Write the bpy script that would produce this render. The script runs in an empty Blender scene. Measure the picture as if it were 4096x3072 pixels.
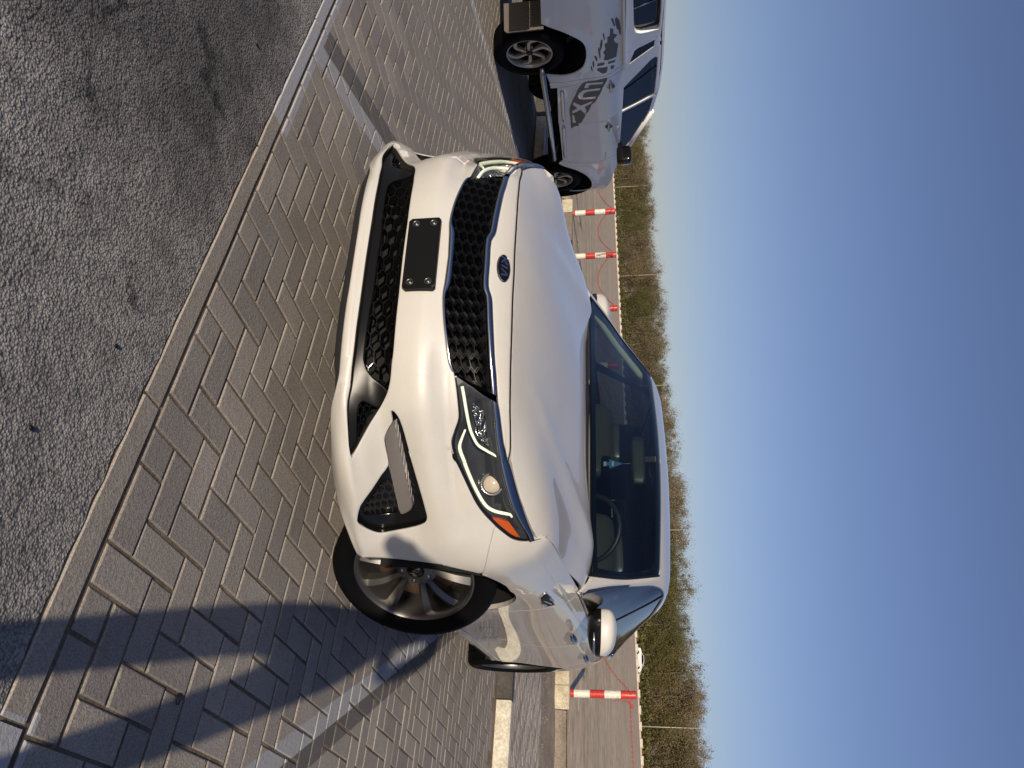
import bpy, bmesh, math, random
import numpy as np
from mathutils import Matrix, Vector, noise
from mathutils.geometry import delaunay_2d_cdt

random.seed(7)
rng = np.random.default_rng(7)
SC = bpy.context.scene
COL = SC.collection

# ------------------------------------------------------------------ camera
# world frame = frame of the white sedan: x forward, y to its left, z up, origin on the ground under the front axle
CAM_R = np.array([[-0.14175360815158866, 0.43269557678089016, 0.8903260371404729],
                  [-0.03829717985526343, -0.9011321112594781, 0.4318497934145265],
                  [0.9891608770018856, 0.027119290021834642, 0.14430974851884454]])
CAM_C = np.array([2.97290487, 1.45802799, 1.17044416])
CAM_F = 3064.89448
cam = bpy.data.objects.new('camera', bpy.data.cameras.new('camera'))
COL.objects.link(cam)
M = Matrix.Identity(4)
for i in range(3):
    for j in range(3):
        M[i][j] = CAM_R[i, j]
    M[i][3] = CAM_C[i]
cam.matrix_world = M
cam.data.sensor_width = 36.0
cam.data.lens = CAM_F / 4096 * 36.0
cam.data.clip_start = 0.05
cam.data.clip_end = 3000
SC.camera = cam

# ------------------------------------------------------------------ light
SUN_AZ, SUN_EL = math.radians(11.6), math.radians(15.5)
W = bpy.data.worlds.new('World')
SC.world = W
W.use_nodes = True
nt = W.node_tree
bg = nt.nodes['Background']
sky = nt.nodes.new('ShaderNodeTexSky')
sky.sky_type = 'NISHITA'
sky.sun_disc = False
sky.sun_elevation = SUN_EL
sky.sun_rotation = math.pi / 2 - SUN_AZ
sky.air_density = 1.0
sky.dust_density = 0.45
sky.ozone_density = 2.6
hs = nt.nodes.new('ShaderNodeHueSaturation'); hs.inputs['Saturation'].default_value = 0.95
tm = nt.nodes.new('ShaderNodeMix'); tm.data_type = 'RGBA'; tm.blend_type = 'MULTIPLY'; tm.inputs[0].default_value = 1.0; tm.inputs[7].default_value = (0.97, 0.90, 1.10, 1)
nt.links.new(sky.outputs[0], hs.inputs['Color']); nt.links.new(hs.outputs[0], tm.inputs[6]); nt.links.new(tm.outputs[2], bg.inputs[0])
bg.inputs[1].default_value = 0.078
sd = bpy.data.lights.new('sun', 'SUN')
sd.energy = 4.7
sd.angle = math.radians(0.6)
sd.color = (1.0, 0.87, 0.69)
sun = bpy.data.objects.new('sun', sd)
COL.objects.link(sun)
sv = Vector((math.cos(SUN_EL) * math.cos(SUN_AZ), math.cos(SUN_EL) * math.sin(SUN_AZ), math.sin(SUN_EL)))
sun.rotation_euler = sv.to_track_quat('Z', 'Y').to_euler()
sun.location = (20, 4, 8)
SC.view_settings.view_transform = 'Standard'
SC.view_settings.look = 'None'
SC.view_settings.exposure = 0.0
SC.view_settings.gamma = 1.0
SC.view_settings.use_curve_mapping = False

# ------------------------------------------------------------------ helpers
def thing(name, label, cat, loc=(0, 0, 0), rz=0.0, group=None):
    o = bpy.data.objects.new(name, None)
    COL.objects.link(o)
    o.location = loc
    o.rotation_euler = (0, 0, rz)
    o.empty_display_size = 0.1
    o['label'] = label
    o['category'] = cat
    if group:
        o['group'] = group
    return o

def tag(o, label=None, cat=None, group=None, kind=None):
    if label: o['label'] = label
    if cat: o['category'] = cat
    if group: o['group'] = group
    if kind: o['kind'] = kind
    return o

class MB:
    """collects vertices and faces for one mesh"""
    def __init__(s):
        s.v = []; s.f = []; s.m = []; s.sm = []; s.n = {}
    def add(s, vs, fs, mat=0, smooth=False, normals=None):
        b = len(s.v)
        s.v.extend([tuple(float(c) for c in p) for p in vs])
        for f in fs:
            s.f.append([b + i for i in f]); s.m.append(mat); s.sm.append(smooth)
        if normals is not None:
            for i, nn in enumerate(normals):
                s.n[b + i] = tuple(float(c) for c in nn)
        return b
    def box(s, c, d, rz=0.0, mat=0, taper=1.0, R=None):
        hx, hy, hz = d[0] / 2, d[1] / 2, d[2] / 2
        vs = []
        for z, t in ((-hz, 1), (hz, taper)):
            for x, y in ((-hx, -hy), (hx, -hy), (hx, hy), (-hx, hy)):
                vs.append((x * t, y * t, z))
        vs = np.array(vs)
        if R is not None:
            vs = vs @ np.asarray(R).T
        elif rz:
            c_, s_ = math.cos(rz), math.sin(rz)
            vs = vs @ np.array([[c_, s_, 0], [-s_, c_, 0], [0, 0, 1]])
        vs = vs + np.array(c)
        s.add(vs, [(0, 3, 2, 1), (4, 5, 6, 7), (0, 1, 5, 4), (1, 2, 6, 5), (2, 3, 7, 6), (3, 0, 4, 7)], mat)
    def tube(s, pts, r, n=8, mat=0, caps=True, flat=1.0, closed=False, up=(0, 0, 1)):
        pts = [np.array(p, float) for p in pts]
        k = len(pts)
        rs = r if hasattr(r, '__len__') else [r] * k
        b = len(s.v)
        for i, p in enumerate(pts):
            if closed:
                d = pts[(i + 1) % k] - pts[i - 1]
            else:
                d = pts[min(i + 1, k - 1)] - pts[max(i - 1, 0)]
            d = d / (np.linalg.norm(d) + 1e-12)
            u = np.array(up, float)
            if abs(d @ u) > 0.95:
                u = np.array((1.0, 0, 0)) if abs(d[0]) < 0.9 else np.array((0, 1.0, 0))
            a = np.cross(d, u); a /= np.linalg.norm(a)
            c = np.cross(a, d)
            for j in range(n):
                t = 2 * math.pi * j / n
                s.v.append(tuple(p + rs[i] * (math.cos(t) * a + flat * math.sin(t) * c)))
        m = k if closed else k - 1
        for i in range(m):
            i2 = (i + 1) % k
            for j in range(n):
                j2 = (j + 1) % n
                s.f.append([b + i * n + j, b + i * n + j2, b + i2 * n + j2, b + i2 * n + j]); s.m.append(mat); s.sm.append(True)
        if caps and not closed:
            s.f.append([b + j for j in range(n)][::-1]); s.m.append(mat); s.sm.append(False)
            s.f.append([b + (k - 1) * n + j for j in range(n)]); s.m.append(mat); s.sm.append(False)
    def lathe(s, prof, n=48, mat=0, axis='y', c=(0, 0, 0), smooth=True):
        """prof: (radius, along-axis) pairs"""
        b = len(s.v)
        for r, a in prof:
            for j in range(n):
                t = 2 * math.pi * j / n
                q = {'y': (r * math.cos(t), a, r * math.sin(t)), 'z': (r * math.cos(t), r * math.sin(t), a), 'x': (a, r * math.cos(t), r * math.sin(t))}[axis]
                s.v.append((q[0] + c[0], q[1] + c[1], q[2] + c[2]))
        for i in range(len(prof) - 1):
            for j in range(n):
                j2 = (j + 1) % n
                s.f.append([b + i * n + j, b + (i + 1) * n + j, b + (i + 1) * n + j2, b + i * n + j2]); s.m.append(mat); s.sm.append(smooth)
    def prism(s, outline, d0, d1, frame=None, mat=0, smooth_side=False):
        """outline (a,b) polygon extruded from depth d0 to d1 in frame (origin, A, B, N)"""
        o, A, B, N = [np.array(q, float) for q in (frame or ((0, 0, 0), (1, 0, 0), (0, 1, 0), (0, 0, 1)))]
        k = len(outline)
        v0 = [o + a * A + b * B + d0 * N for a, b in outline]
        v1 = [o + a * A + b * B + d1 * N for a, b in outline]
        bb = s.add(v0 + v1, [], mat)
        tri = cdt(np.array(outline))
        P, T = tri
        for t in T:
            s.f.append([bb + k + i for i in t]); s.m.append(mat); s.sm.append(False)
            s.f.append([bb + i for i in t[::-1]]); s.m.append(mat); s.sm.append(False)
        for i in range(k):
            j = (i + 1) % k
            s.f.append([bb + i, bb + j, bb + k + j, bb + k + i]); s.m.append(mat); s.sm.append(smooth_side)
    def build(s, name, mats, parent=None, smooth=None, autosmooth=None, fix=False):
        if parent is not None and parent.get('category') in ('car', 'pickup') and s.v:
            Y = np.array(s.v)[:, 1]
            lo = [max(Y[i] for i in f) for f in s.f]; hi = [min(Y[i] for i in f) for f in s.f]
            pos = [h_ > .005 for h_ in hi]; neg = [l_ < -.005 for l_ in lo]
            if all(a or b for a, b in zip(pos, neg)) and any(pos) and any(neg):   # a left and a right piece: two objects
                out = None
                for sel in (pos, neg):
                    q = MB(); mp_ = {}
                    for k_, f in enumerate(s.f):
                        if not sel[k_]: continue
                        g_ = []
                        for i in f:
                            if i not in mp_:
                                mp_[i] = len(q.v); q.v.append(s.v[i])
                                if i in s.n: q.n[mp_[i]] = s.n[i]
                            g_.append(mp_[i])
                        q.f.append(g_); q.m.append(s.m[k_]); q.sm.append(s.sm[k_])
                    o = q.build(name, mats, parent, smooth, autosmooth, fix)
                    out = out or o
                return out
        me = bpy.data.meshes.new(name)
        me.from_pydata(s.v, [], s.f)
        if not isinstance(mats, (list, tuple)):
            mats = [mats]
        for m in mats:
            me.materials.append(m)
        me.polygons.foreach_set('material_index', s.m)
        me.polygons.foreach_set('use_smooth', s.sm if smooth is None else [smooth] * len(s.f))
        me.update()
        if fix:
            bm = bmesh.new(); bm.from_mesh(me)
            bmesh.ops.remove_doubles(bm, verts=bm.verts, dist=1e-5)
            bmesh.ops.recalc_face_normals(bm, faces=bm.faces)
            bm.to_mesh(me); bm.free()
        if s.n and not fix:
            nn = [s.n.get(i, (0, 0, 0)) for i in range(len(s.v))]
            me.normals_split_custom_set_from_vertices(nn)
        elif autosmooth:
            bm = bmesh.new(); bm.from_mesh(me)
            for e in bm.edges:
                if len(e.link_faces) == 2 and e.calc_face_angle(0) > autosmooth:
                    e.smooth = False
            for f in bm.faces: f.smooth = True
            bm.to_mesh(me); bm.free()
        o = bpy.data.objects.new(name, me)
        COL.objects.link(o)
        if parent is not None:
            o.parent = parent
        return o

def inpoly(P, poly):
    P = np.atleast_2d(P); x, y = P[:, 0], P[:, 1]
    r = np.zeros(len(P), bool)
    n = len(poly)
    for i in range(n):
        x0, y0 = poly[i]; x1, y1 = poly[(i + 1) % n]
        c = ((y0 > y) != (y1 > y))
        with np.errstate(divide='ignore', invalid='ignore'):
            xi = (x1 - x0) * (y - y0) / (y1 - y0 + 1e-30) + x0
        r ^= c & (x < xi)
    return r

def segdist(P, poly):
    d = np.full(len(P), 1e9)
    n = len(poly)
    for i in range(n):
        a = np.array(poly[i]); b = np.array(poly[(i + 1) % n])
        ab = b - a; L = ab @ ab + 1e-20
        t = np.clip(((P - a) @ ab) / L, 0, 1)
        d = np.minimum(d, np.hypot(*(P - a - t[:, None] * ab).T))
    return d

def ringpts(P, d, inward=True):
    P = np.asarray(P, float); t_ = np.roll(P, -1, 0) - np.roll(P, 1, 0); t_ /= np.linalg.norm(t_, axis=1)[:, None] + 1e-12
    nn_ = np.stack([-t_[:, 1], t_[:, 0]], 1); area = .5 * np.sum(P[:, 0] * np.roll(P[:, 1], -1) - np.roll(P[:, 0], -1) * P[:, 1])
    return P + nn_ * d * (1 if (area > 0) == inward else -1)
def cdt(outer, holes=(), h=None, interior=True, ring=0.0, extra=None):
    outer = [tuple(p) for p in outer]
    loops = [outer] + [[tuple(p) for p in hh] for hh in holes]
    V = []; Eg = []
    for L in loops:
        b = len(V); V += L
        Eg += [(b + i, b + (i + 1) % len(L)) for i in range(len(L))]
    if extra is not None and len(extra):
        E_ = np.asarray(extra); m = inpoly(E_, outer)
        for hh in holes: m &= ~inpoly(E_, hh)
        E_ = E_[m]
        if len(E_):
            E_ = E_[segdist(E_, outer) > .004]; V += [tuple(p) for p in E_]
    R0 = []
    if ring:
        for k_, L in enumerate(loops):
            Q = ringpts(L, ring, k_ == 0)
            m = inpoly(Q, outer)
            for hh in holes: m &= ~inpoly(Q, hh)
            Q = Q[m]
            if len(Q):
                dd = segdist(Q, outer)
                for hh in holes: dd = np.minimum(dd, segdist(Q, hh))
                Q = Q[dd > ring * .85]
                R0.append(Q); V += [tuple(p) for p in Q]
    if h:
        A = np.array(outer); mn = A.min(0); mx = A.max(0)
        xs = np.arange(mn[0] + h / 2, mx[0], h); ys = np.arange(mn[1] + h / 2, mx[1], h)
        if len(xs) and len(ys):
            G = np.array(np.meshgrid(xs, ys)).reshape(2, -1).T
            m = inpoly(G, outer)
            for hh in holes:
                m &= ~inpoly(G, hh)
            G = G[m]
            if len(G):
                dd = segdist(G, outer)
                for hh in holes:
                    dd = np.minimum(dd, segdist(G, hh))
                G = G[dd > h * 0.45]
                V += [tuple(p) for p in G]
    res = delaunay_2d_cdt([Vector(p) for p in V], Eg, [], 0, 1e-7)
    P = np.array([tuple(p) for p in res[0]])
    T = np.array([tuple(f) for f in res[2] if len(f) == 3])
    c = P[T].mean(1)
    m = inpoly(c, outer)
    for hh in holes:
        m &= ~inpoly(c, hh)
    T = T[m]
    a = P[T]
    cr = (a[:, 1, 0] - a[:, 0, 0]) * (a[:, 2, 1] - a[:, 0, 1]) - (a[:, 1, 1] - a[:, 0, 1]) * (a[:, 2, 0] - a[:, 0, 0])
    T[cr < 0] = T[cr < 0][:, ::-1]
    return P, [tuple(int(i) for i in t) for t in T]

def dens(poly, h, closed=True):
    """resample edges of a polyline so that no edge is longer than h"""
    out = []
    n = len(poly)
    for i in range(n if closed else n - 1):
        a = np.array(poly[i], float); b = np.array(poly[(i + 1) % n], float)
        k = max(1, int(math.ceil(np.linalg.norm(b - a) / h)))
        for j in range(k):
            out.append(a + (b - a) * j / k)
    if not closed:
        out.append(np.array(poly[-1], float))
    return np.array(out)

def smooth_line(pts, k=4, closed=False):
    """centripetal-ish Catmull-Rom through the points, k samples per span"""
    P = np.array(pts, float); n = len(P)
    out = []
    rngi = range(n if closed else n - 1)
    for i in rngi:
        if closed:
            p0, p1, p2, p3 = P[i - 1], P[i], P[(i + 1) % n], P[(i + 2) % n]
        else:
            p1, p2 = P[i], P[i + 1]
            p0 = P[i - 1] if i > 0 else 2 * p1 - p2
            p3 = P[i + 2] if i + 2 < n else 2 * p2 - p1
        d = np.linalg.norm(p2 - p1)
        m1 = (p2 - p0) / (np.linalg.norm(p2 - p1) + np.linalg.norm(p1 - p0) + 1e-12) * d
        m2 = (p3 - p1) / (np.linalg.norm(p3 - p2) + np.linalg.norm(p2 - p1) + 1e-12) * d
        for j in range(k):
            t = j / k; t2 = t * t; t3 = t2 * t
            out.append((2 * t3 - 3 * t2 + 1) * p1 + (t3 - 2 * t2 + t) * m1 + (-2 * t3 + 3 * t2) * p2 + (t3 - t2) * m2)
    if not closed:
        out.append(P[-1])
    return np.array(out)

def slopes(x, Y):
    """finite-difference slopes of Y (..., n) at knots x"""
    d = np.diff(Y, axis=-1) / np.diff(x)
    m = np.zeros_like(Y)
    h = np.diff(x)
    m[..., 1:-1] = (d[..., :-1] * h[1:] + d[..., 1:] * h[:-1]) / (h[1:] + h[:-1])
    m[..., 0] = d[..., 0]; m[..., -1] = d[..., -1]
    return m

def herm(x, Y, M_, q):
    """cubic Hermite of rows: Y,M_ (n,) or (N,n); q (N,)"""
    i = np.clip(np.searchsorted(x, q) - 1, 0, len(x) - 2)
    h = x[i + 1] - x[i]; t = (q - x[i]) / h
    t = np.clip(t, -0.5, 1.5)
    if Y.ndim == 1:
        y0, y1, m0, m1 = Y[i], Y[i + 1], M_[i], M_[i + 1]
    else:
        r = np.arange(len(q)); y0, y1, m0, m1 = Y[r, i], Y[r, i + 1], M_[r, i], M_[r, i + 1]
    t2 = t * t; t3 = t2 * t
    return (2 * t3 - 3 * t2 + 1) * y0 + (t3 - 2 * t2 + t) * h * m0 + (-2 * t3 + 3 * t2) * y1 + (t3 - t2) * h * m1

def spline1(x, y):
    x = np.array(x, float); y = np.array(y, float)
    if x[0] > x[-1]:
        x = x[::-1]; y = y[::-1]
    m = slopes(x, y)
    return lambda q: herm(x, y, m, np.atleast_1d(np.asarray(q, float)))

def proj(X):
    q = (np.asarray(X, float) - CAM_C) @ CAM_R
    return np.stack([2048 + CAM_F * q[..., 0] / -q[..., 2], 1536 - CAM_F * q[..., 1] / -q[..., 2]], -1)

class Surf:
    """a smooth body surface pos(uv)->xyz; outlines measured on the photograph are laid onto it once, here"""
    def __init__(s, f, box, nu=160, nv=70, metric=(1, 1), flip=False):
        s.f = f; s.box = box; s.metric = np.array(metric, float); s.flip = flip
        u = np.linspace(box[0], box[1], nu); v = np.linspace(box[2], box[3], nv)
        s.G = np.array(np.meshgrid(u, v)).reshape(2, -1).T
        X = s.f(s.G)
        s.S = proj(X)
        n = s.nrm(s.G)
        s.front = ((CAM_C - X) * n).sum(1) > 0
    def nrm(s, uv):
        uv = np.atleast_2d(np.asarray(uv, float)); e = 1e-3
        du = s.f(uv + [e, 0]) - s.f(uv - [e, 0]); dv = s.f(uv + [0, e]) - s.f(uv - [0, e])
        n = np.cross(du, dv); n /= np.linalg.norm(n, axis=1)[:, None] + 1e-12
        return -n if s.flip else n
    def inv(s, px):
        px = np.atleast_2d(np.asarray(px, float)); out = []
        for p in px:
            d = np.hypot(*(s.S - p).T) + (~s.front) * 150
            uv = s.G[np.argmin(d)].copy()
            for it in range(14):
                c = proj(s.f(uv[None]))[0]; r = p - c
                if np.hypot(*r) < 0.02: break
                e = 1e-4
                J = np.stack([(proj(s.f((uv + [e, 0])[None]))[0] - c) / e, (proj(s.f((uv + [0, e])[None]))[0] - c) / e], 1)
                st = np.linalg.solve(J.T @ J + 1e-2 * np.eye(2), J.T @ r)
                L = np.linalg.norm(st); uv = uv + st * min(1, 0.05 / (L + 1e-12))
            out.append(uv)
        return np.array(out)
    def at(s, px):
        return s.f(s.inv(px))

def panel(mb, surf, outer, holes=(), h=0.03, he=None, off=0.0, flange=0.012, mirror=False, mat=0, tilt=0.5, off_fn=None, dens_edges=True, ring=.005):
    """a skin cut from a surface along outer/holes (in its uv), with smooth exact normals and a turned-in edge"""
    he = he or h * 0.7
    mt = surf.metric
    o = dens(np.array(outer) * mt, he) if dens_edges else np.array(outer) * mt
    hs = [dens(np.array(q) * mt, he) if dens_edges else np.array(q) * mt for q in holes]
    P, T = cdt(o, hs, h, ring=ring if tilt else 0, extra=getattr(surf, 'crease', None))
    uv = P / mt
    X = surf.f(uv); N = surf.nrm(uv)
    ofs = np.full(len(uv), float(off))
    if off_fn is not None:
        ofs = ofs + off_fn(uv)
    X = X + N * ofs[:, None]
    if off_fn is not None:   # normals of the displaced skin
        e = 2e-3
        def F(q): return surf.f(q) + surf.nrm(q) * (off + off_fn(q))[:, None]
        du = F(uv + [e, 0]) - F(uv - [e, 0]); dv = F(uv + [0, e]) - F(uv - [0, e])
        N2 = np.cross(du, dv); N2 /= np.linalg.norm(N2, axis=1)[:, None] + 1e-12
        N = -N2 if surf.flip else N2
    # orientation
    a = X[np.array(T)]
    fn = np.cross(a[:, 1] - a[:, 0], a[:, 2] - a[:, 0])
    if (fn * N[np.array(T)[:, 0]]).sum() < 0:
        T = [t[::-1] for t in T]
    # boundary edges
    ec = {}
    for t in T:
        for i in range(3):
            ec[(t[i], t[(i + 1) % 3])] = 1
    be = [e for e in ec if (e[1], e[0]) not in ec]
    on = {}
    for i, j in be:
        d = X[j] - X[i]; d /= np.linalg.norm(d) + 1e-12
        w = np.cross(d, N[i])
        for k in (i, j):
            on.setdefault(k, np.zeros(3)); on[k] += w
    Nn = N.copy()
    for k, w in on.items():
        w = w / (np.linalg.norm(w) + 1e-12); on[k] = w
        q = N[k] + tilt * w
        Nn[k] = q / np.linalg.norm(q)
    for sgn in ((1, -1) if mirror else (1,)):
        ms = np.array([1, sgn, 1])
        TT = T if sgn == 1 else [t[::-1] for t in T]
        mb.add(X * ms, TT, mat, True, Nn * ms)
        if flange:
            vs = []; ns = []; fs = []
            for i, j in be:
                b = len(vs)
                q = [X[i], X[j], X[j] - N[j] * flange, X[i] - N[i] * flange]
                vs += [p * ms for p in q]
                for k in (i, j, j, i):
                    ns.append(on[k] * ms)
                fs.append((b, b + 1, b + 2, b + 3)[::-1] if sgn == 1 else (b, b + 1, b + 2, b + 3))
            mb.add(vs, fs, mat, True, ns)

def Zp(o, pts, s=500 / 1659):
    return [(o[0] + x * s, o[1] + y * s) for x, y in pts]

# ------------------------------------------------------------------ materials
def mat(name, col=(0.5, 0.5, 0.5), rough=0.5, metal=0.0, **kw):
    m = bpy.data.materials.new(name)
    m.use_nodes = True
    b = m.node_tree.nodes['Principled BSDF']
    b.inputs['Base Color'].default_value = (*col, 1)
    b.inputs['Roughness'].default_value = rough
    b.inputs['Metallic'].default_value = metal
    for k, v in kw.items():
        b.inputs[k.replace('_', ' ')].default_value = v
    m.diffuse_color = (*col, 1)
    return m

class NT:
    """tiny node-tree helper"""
    def __init__(s, m):
        s.m = m; s.t = m.node_tree; s.b = s.t.nodes['Principled BSDF']; s.l = s.t.links
    def n(s, typ, **kw):
        nd = s.t.nodes.new(typ)
        for k, v in kw.items():
            if k.startswith('_'):
                nd.inputs[k[1:].replace('_', ' ')].default_value = v
            else:
                setattr(nd, k, v)
        return nd
    def link(s, a, b): s.l.new(a, b)
    def coord(s, kind='Object'):
        return s.n('ShaderNodeTexCoord').outputs[kind]
    def noise(s, vec, scale, detail=4, rough=0.6, out='Fac'):
        nd = s.n('ShaderNodeTexNoise'); nd.inputs['Scale'].default_value = scale; nd.inputs['Detail'].default_value = detail; nd.inputs['Roughness'].default_value = rough
        s.link(vec, nd.inputs['Vector']); return nd.outputs[out]
    def ramp(s, fac, stops):
        nd = s.n('ShaderNodeValToRGB'); cr = nd.color_ramp
        while len(cr.elements) < len(stops): cr.elements.new(0.5)
        for e, (p, c) in zip(cr.elements, stops):
            e.position = p; e.color = (*c, 1) if len(c) == 3 else c
        s.link(fac, nd.inputs[0]); return nd.outputs[0]
    def mix(s, fac, a, b, mode='MIX'):
        nd = s.n('ShaderNodeMix', data_type='RGBA', blend_type=mode)
        for sock, v in ((nd.inputs[0], fac), (nd.inputs[6], a), (nd.inputs[7], b)):
            if isinstance(v, (int, float)): sock.default_value = v
            elif isinstance(v, tuple): sock.default_value = (*v, 1) if len(v) == 3 else v
            else: s.link(v, sock)
        return nd.outputs[2]
    def math(s, op, a, b=0.0, c=0.0):
        nd = s.n('ShaderNodeMath', operation=op)
        for sock, v in zip(nd.inputs, (a, b, c)):
            if isinstance(v, (int, float)): sock.default_value = v
            else: s.link(v, sock)
        return nd.outputs[0]
    def bump(s, h, dist, strength=1.0):
        nd = s.n('ShaderNodeBump'); nd.inputs['Distance'].default_value = dist; nd.inputs['Strength'].default_value = strength
        s.link(h, nd.inputs['Height']); s.link(nd.outputs[0], s.b.inputs['Normal']); return nd
# ------------------------------------------------------------------ car materials
def paint(name, col, flake=0.0, rough=0.42):
    m = mat(name, col, rough, 0.0)
    b = m.node_tree.nodes['Principled BSDF']
    b.inputs['Coat Weight'].default_value = 1.0
    b.inputs['Coat Roughness'].default_value = 0.02
    b.inputs['Coat IOR'].default_value = 1.55
    b.inputs['Specular IOR Level'].default_value = 0.4
    t = NT(m)
    co = t.coord()
    n1 = t.noise(co, 900, 2, 0.5)
    n2 = t.noise(co, 3.0, 5, 0.65)
    fl = t.ramp(n1, [(0.42, tuple(c * 0.93 for c in col)), (0.62, tuple(min(1, c * 1.05) for c in col))])
    dirt = t.ramp(n2, [(0.45, (1, 1, 1)), (0.8, (0.93, 0.90, 0.85))])
    t.link(t.mix(1.0, fl, dirt, 'MULTIPLY'), b.inputs['Base Color'])
    return m
M_PAINT = paint('pearl_white_paint', (0.56, 0.54, 0.50))
M_BLACK = mat('gloss_black_plastic', (0.006, 0.006, 0.0065), 0.14, 0, Specular_IOR_Level=0.3)
M_SATIN = mat('satin_black_plastic', (0.018, 0.018, 0.019), 0.45)
M_VOID = mat('dark_void', (0.004, 0.004, 0.004), 0.9)
M_CHROME = mat('dark_chrome', (0.42, 0.43, 0.46), 0.12, 1.0)
M_BRIGHT = mat('bright_chrome', (0.8, 0.8, 0.8), 0.08, 1.0)
M_RUBBER = mat('tyre_rubber', (0.003, 0.003, 0.0035), 0.65, 0, Specular_IOR_Level=0.08)
M_LED = mat('led_light_guide', (0.85, 0.87, 0.66), 0.35, 0, Emission_Color=(0.95, 1.0, 0.72, 1), Emission_Strength=0.42)
M_AMBER = mat('amber_reflector', (0.50, 0.085, 0.004), 0.2, 0, Emission_Color=(1.0, 0.2, 0.0, 1), Emission_Strength=0.0)
M_REFL = mat('lamp_reflector', (0.5, 0.5, 0.5), 0.18, 1.0)
M_HOUSE = mat('lamp_housing', (0.035, 0.036, 0.038), 0.22)
M_PROJ = mat('projector_lens', (0.55, 0.47, 0.36), 0.06, 0.0, Coat_Weight=1.0)
M_ALLOY = mat('alloy_wheel', (0.18, 0.172, 0.165), 0.38, 0.9)
M_DISC = mat('brake_disc', (0.16, 0.085, 0.045), 0.5, 0.5)
M_SEAT = mat('dark_seat', (0.045, 0.045, 0.05), 0.3, 0, Coat_Weight=0.5)
M_TRIMC = mat('interior_cream', (0.60, 0.60, 0.50), 0.7)
M_DASH = mat('dashboard_black', (0.02, 0.02, 0.021), 0.7)

def glass(name, tint, ior=1.5, rough=0.0):
    m = bpy.data.materials.new(name); m.use_nodes = True
    t = m.node_tree; t.nodes.clear()
    out = t.nodes.new('ShaderNodeOutputMaterial'); mx = t.nodes.new('ShaderNodeMixShader')
    tr = t.nodes.new('ShaderNodeBsdfTransparent'); gl = t.nodes.new('ShaderNodeBsdfGlossy'); fr = t.nodes.new('ShaderNodeFresnel')
    tr.inputs[0].default_value = (*tint, 1); gl.inputs['Roughness'].default_value = rough; fr.inputs[0].default_value = ior
    ge = t.nodes.new('ShaderNodeNewGeometry'); mi = t.nodes.new('ShaderNodeMix'); mi.inputs[2].default_value = ior; mi.inputs[3].default_value = 1.0 / ior
    t.links.new(ge.outputs['Backfacing'], mi.inputs[0]); t.links.new(mi.outputs[0], fr.inputs[0])
    t.links.new(fr.outputs[0], mx.inputs[0]); t.links.new(tr.outputs[0], mx.inputs[1]); t.links.new(gl.outputs[0], mx.inputs[2]); t.links.new(mx.outputs[0], out.inputs[0])
    return m
M_WS = glass('windscreen_glass', (0.50, 0.58, 0.52), 1.42)
M_SIDEGL = glass('tinted_side_glass', (0.16, 0.18, 0.19), 1.7)
M_LENS = glass('clear_lamp_cover', (0.94, 0.95, 0.95), 1.45)

# ------------------------------------------------------------------ body side surface S(u, z): u runs along the plan outline
BASE = np.array([(.955,0),(.953,.14),(.94,.28),(.905,.41),(.86,.51),(.795,.585),(.72,.66),(.64,.735),(.56,.80),(.48,.86),(.40,.90),(.2,.917),(0,.921),(-.3,.92),(-.6,.918),(-1.1,.92),(-1.7,.925),(-2.3,.928),(-2.8,.925),(-3.1,.91),(-3.4,.865),(-3.65,.76),(-3.8,.55),(-3.86,0)])
BU = np.concatenate([[0], np.cumsum(np.linalg.norm(np.diff(BASE, axis=0), axis=1))])
BMx = slopes(BU, BASE[:, 0]); BMx[0] = 0
BMy = slopes(BU, BASE[:, 1]); BMy[0] = 1
ST = [0, 2, 4, 6, 8, 10, 12, 14, 16, 18, 20, 22, 23]
SU = BU[ST]
ZR = np.array([.18, .22, .255, .29, .335, .40, .47, .55, .62, .68, .74, .80, .86, .92, 1.0])
TAB = np.array([
 # .18  .22   .255  .29   .335   .40  .47   .55   .62   .68   .74   .80   .86   .92  1.0
 [ .16, .06,  .012, -.006,.0,   .012, .0,  .002, .02,  .042, .066, .122, .22,  .34, .50],   # centre
 [ .16, .06,  .012, -.006,.0,   .014, .003,.004, .03,  .052, .076, .125, .22,  .34, .50],
 [ .15, .05,  .005, -.018,-.008,.022, .010,.004, .040, .060, .078, .115, .20,  .30, .45],
 [ .10, .02,  -.03, -.052,-.030,.030, .022,.004, .028, .046, .062, .090, .15,  .22, .35],
 [ .06, .01,  -.01, -.022,-.010,.008, .010,.000, .012, .026, .040, .060, .10,  .16, .26],
 [ .05, .015, .0,   -.002,.0,   .002, .002,.0,   .0,   .004, .014, .040, .075, .13, .22],
 [ .06, .03,  .015, .008, .004, .0,   .0,  .0,   .0,   .0,   .004, .018, .046, .10, .20],
 [ .06, .045, .030, .020, .014, .010, .006,.002, .0,   .004, .012, .024, .042, .070,.15],
 [ .07, .05,  .032, .022, .022, .024, .016,.005, .0,   .003, .011, .022, .038, .060,.13],
 [ .06, .035, .022, .012, .006, .004, .002,.0,   .0,   .003, .011, .022, .038, .062,.13],
 [ .08, .04,  .02,  .01,  .005, .002, .0,  .0,   .0,   .005, .015, .03,  .05,  .08, .13],
 [ .14, .07,  .03,  .01,  .0,   .0,   .0,  .0,   .0,   .01,  .02,  .04,  .06,  .09, .12],
 [ .14, .07,  .03,  .01,  .0,   .0,   .0,  .0,   .0,   .01,  .02,  .04,  .06,  .09, .12]])
TMZ = slopes(ZR, TAB)
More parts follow.
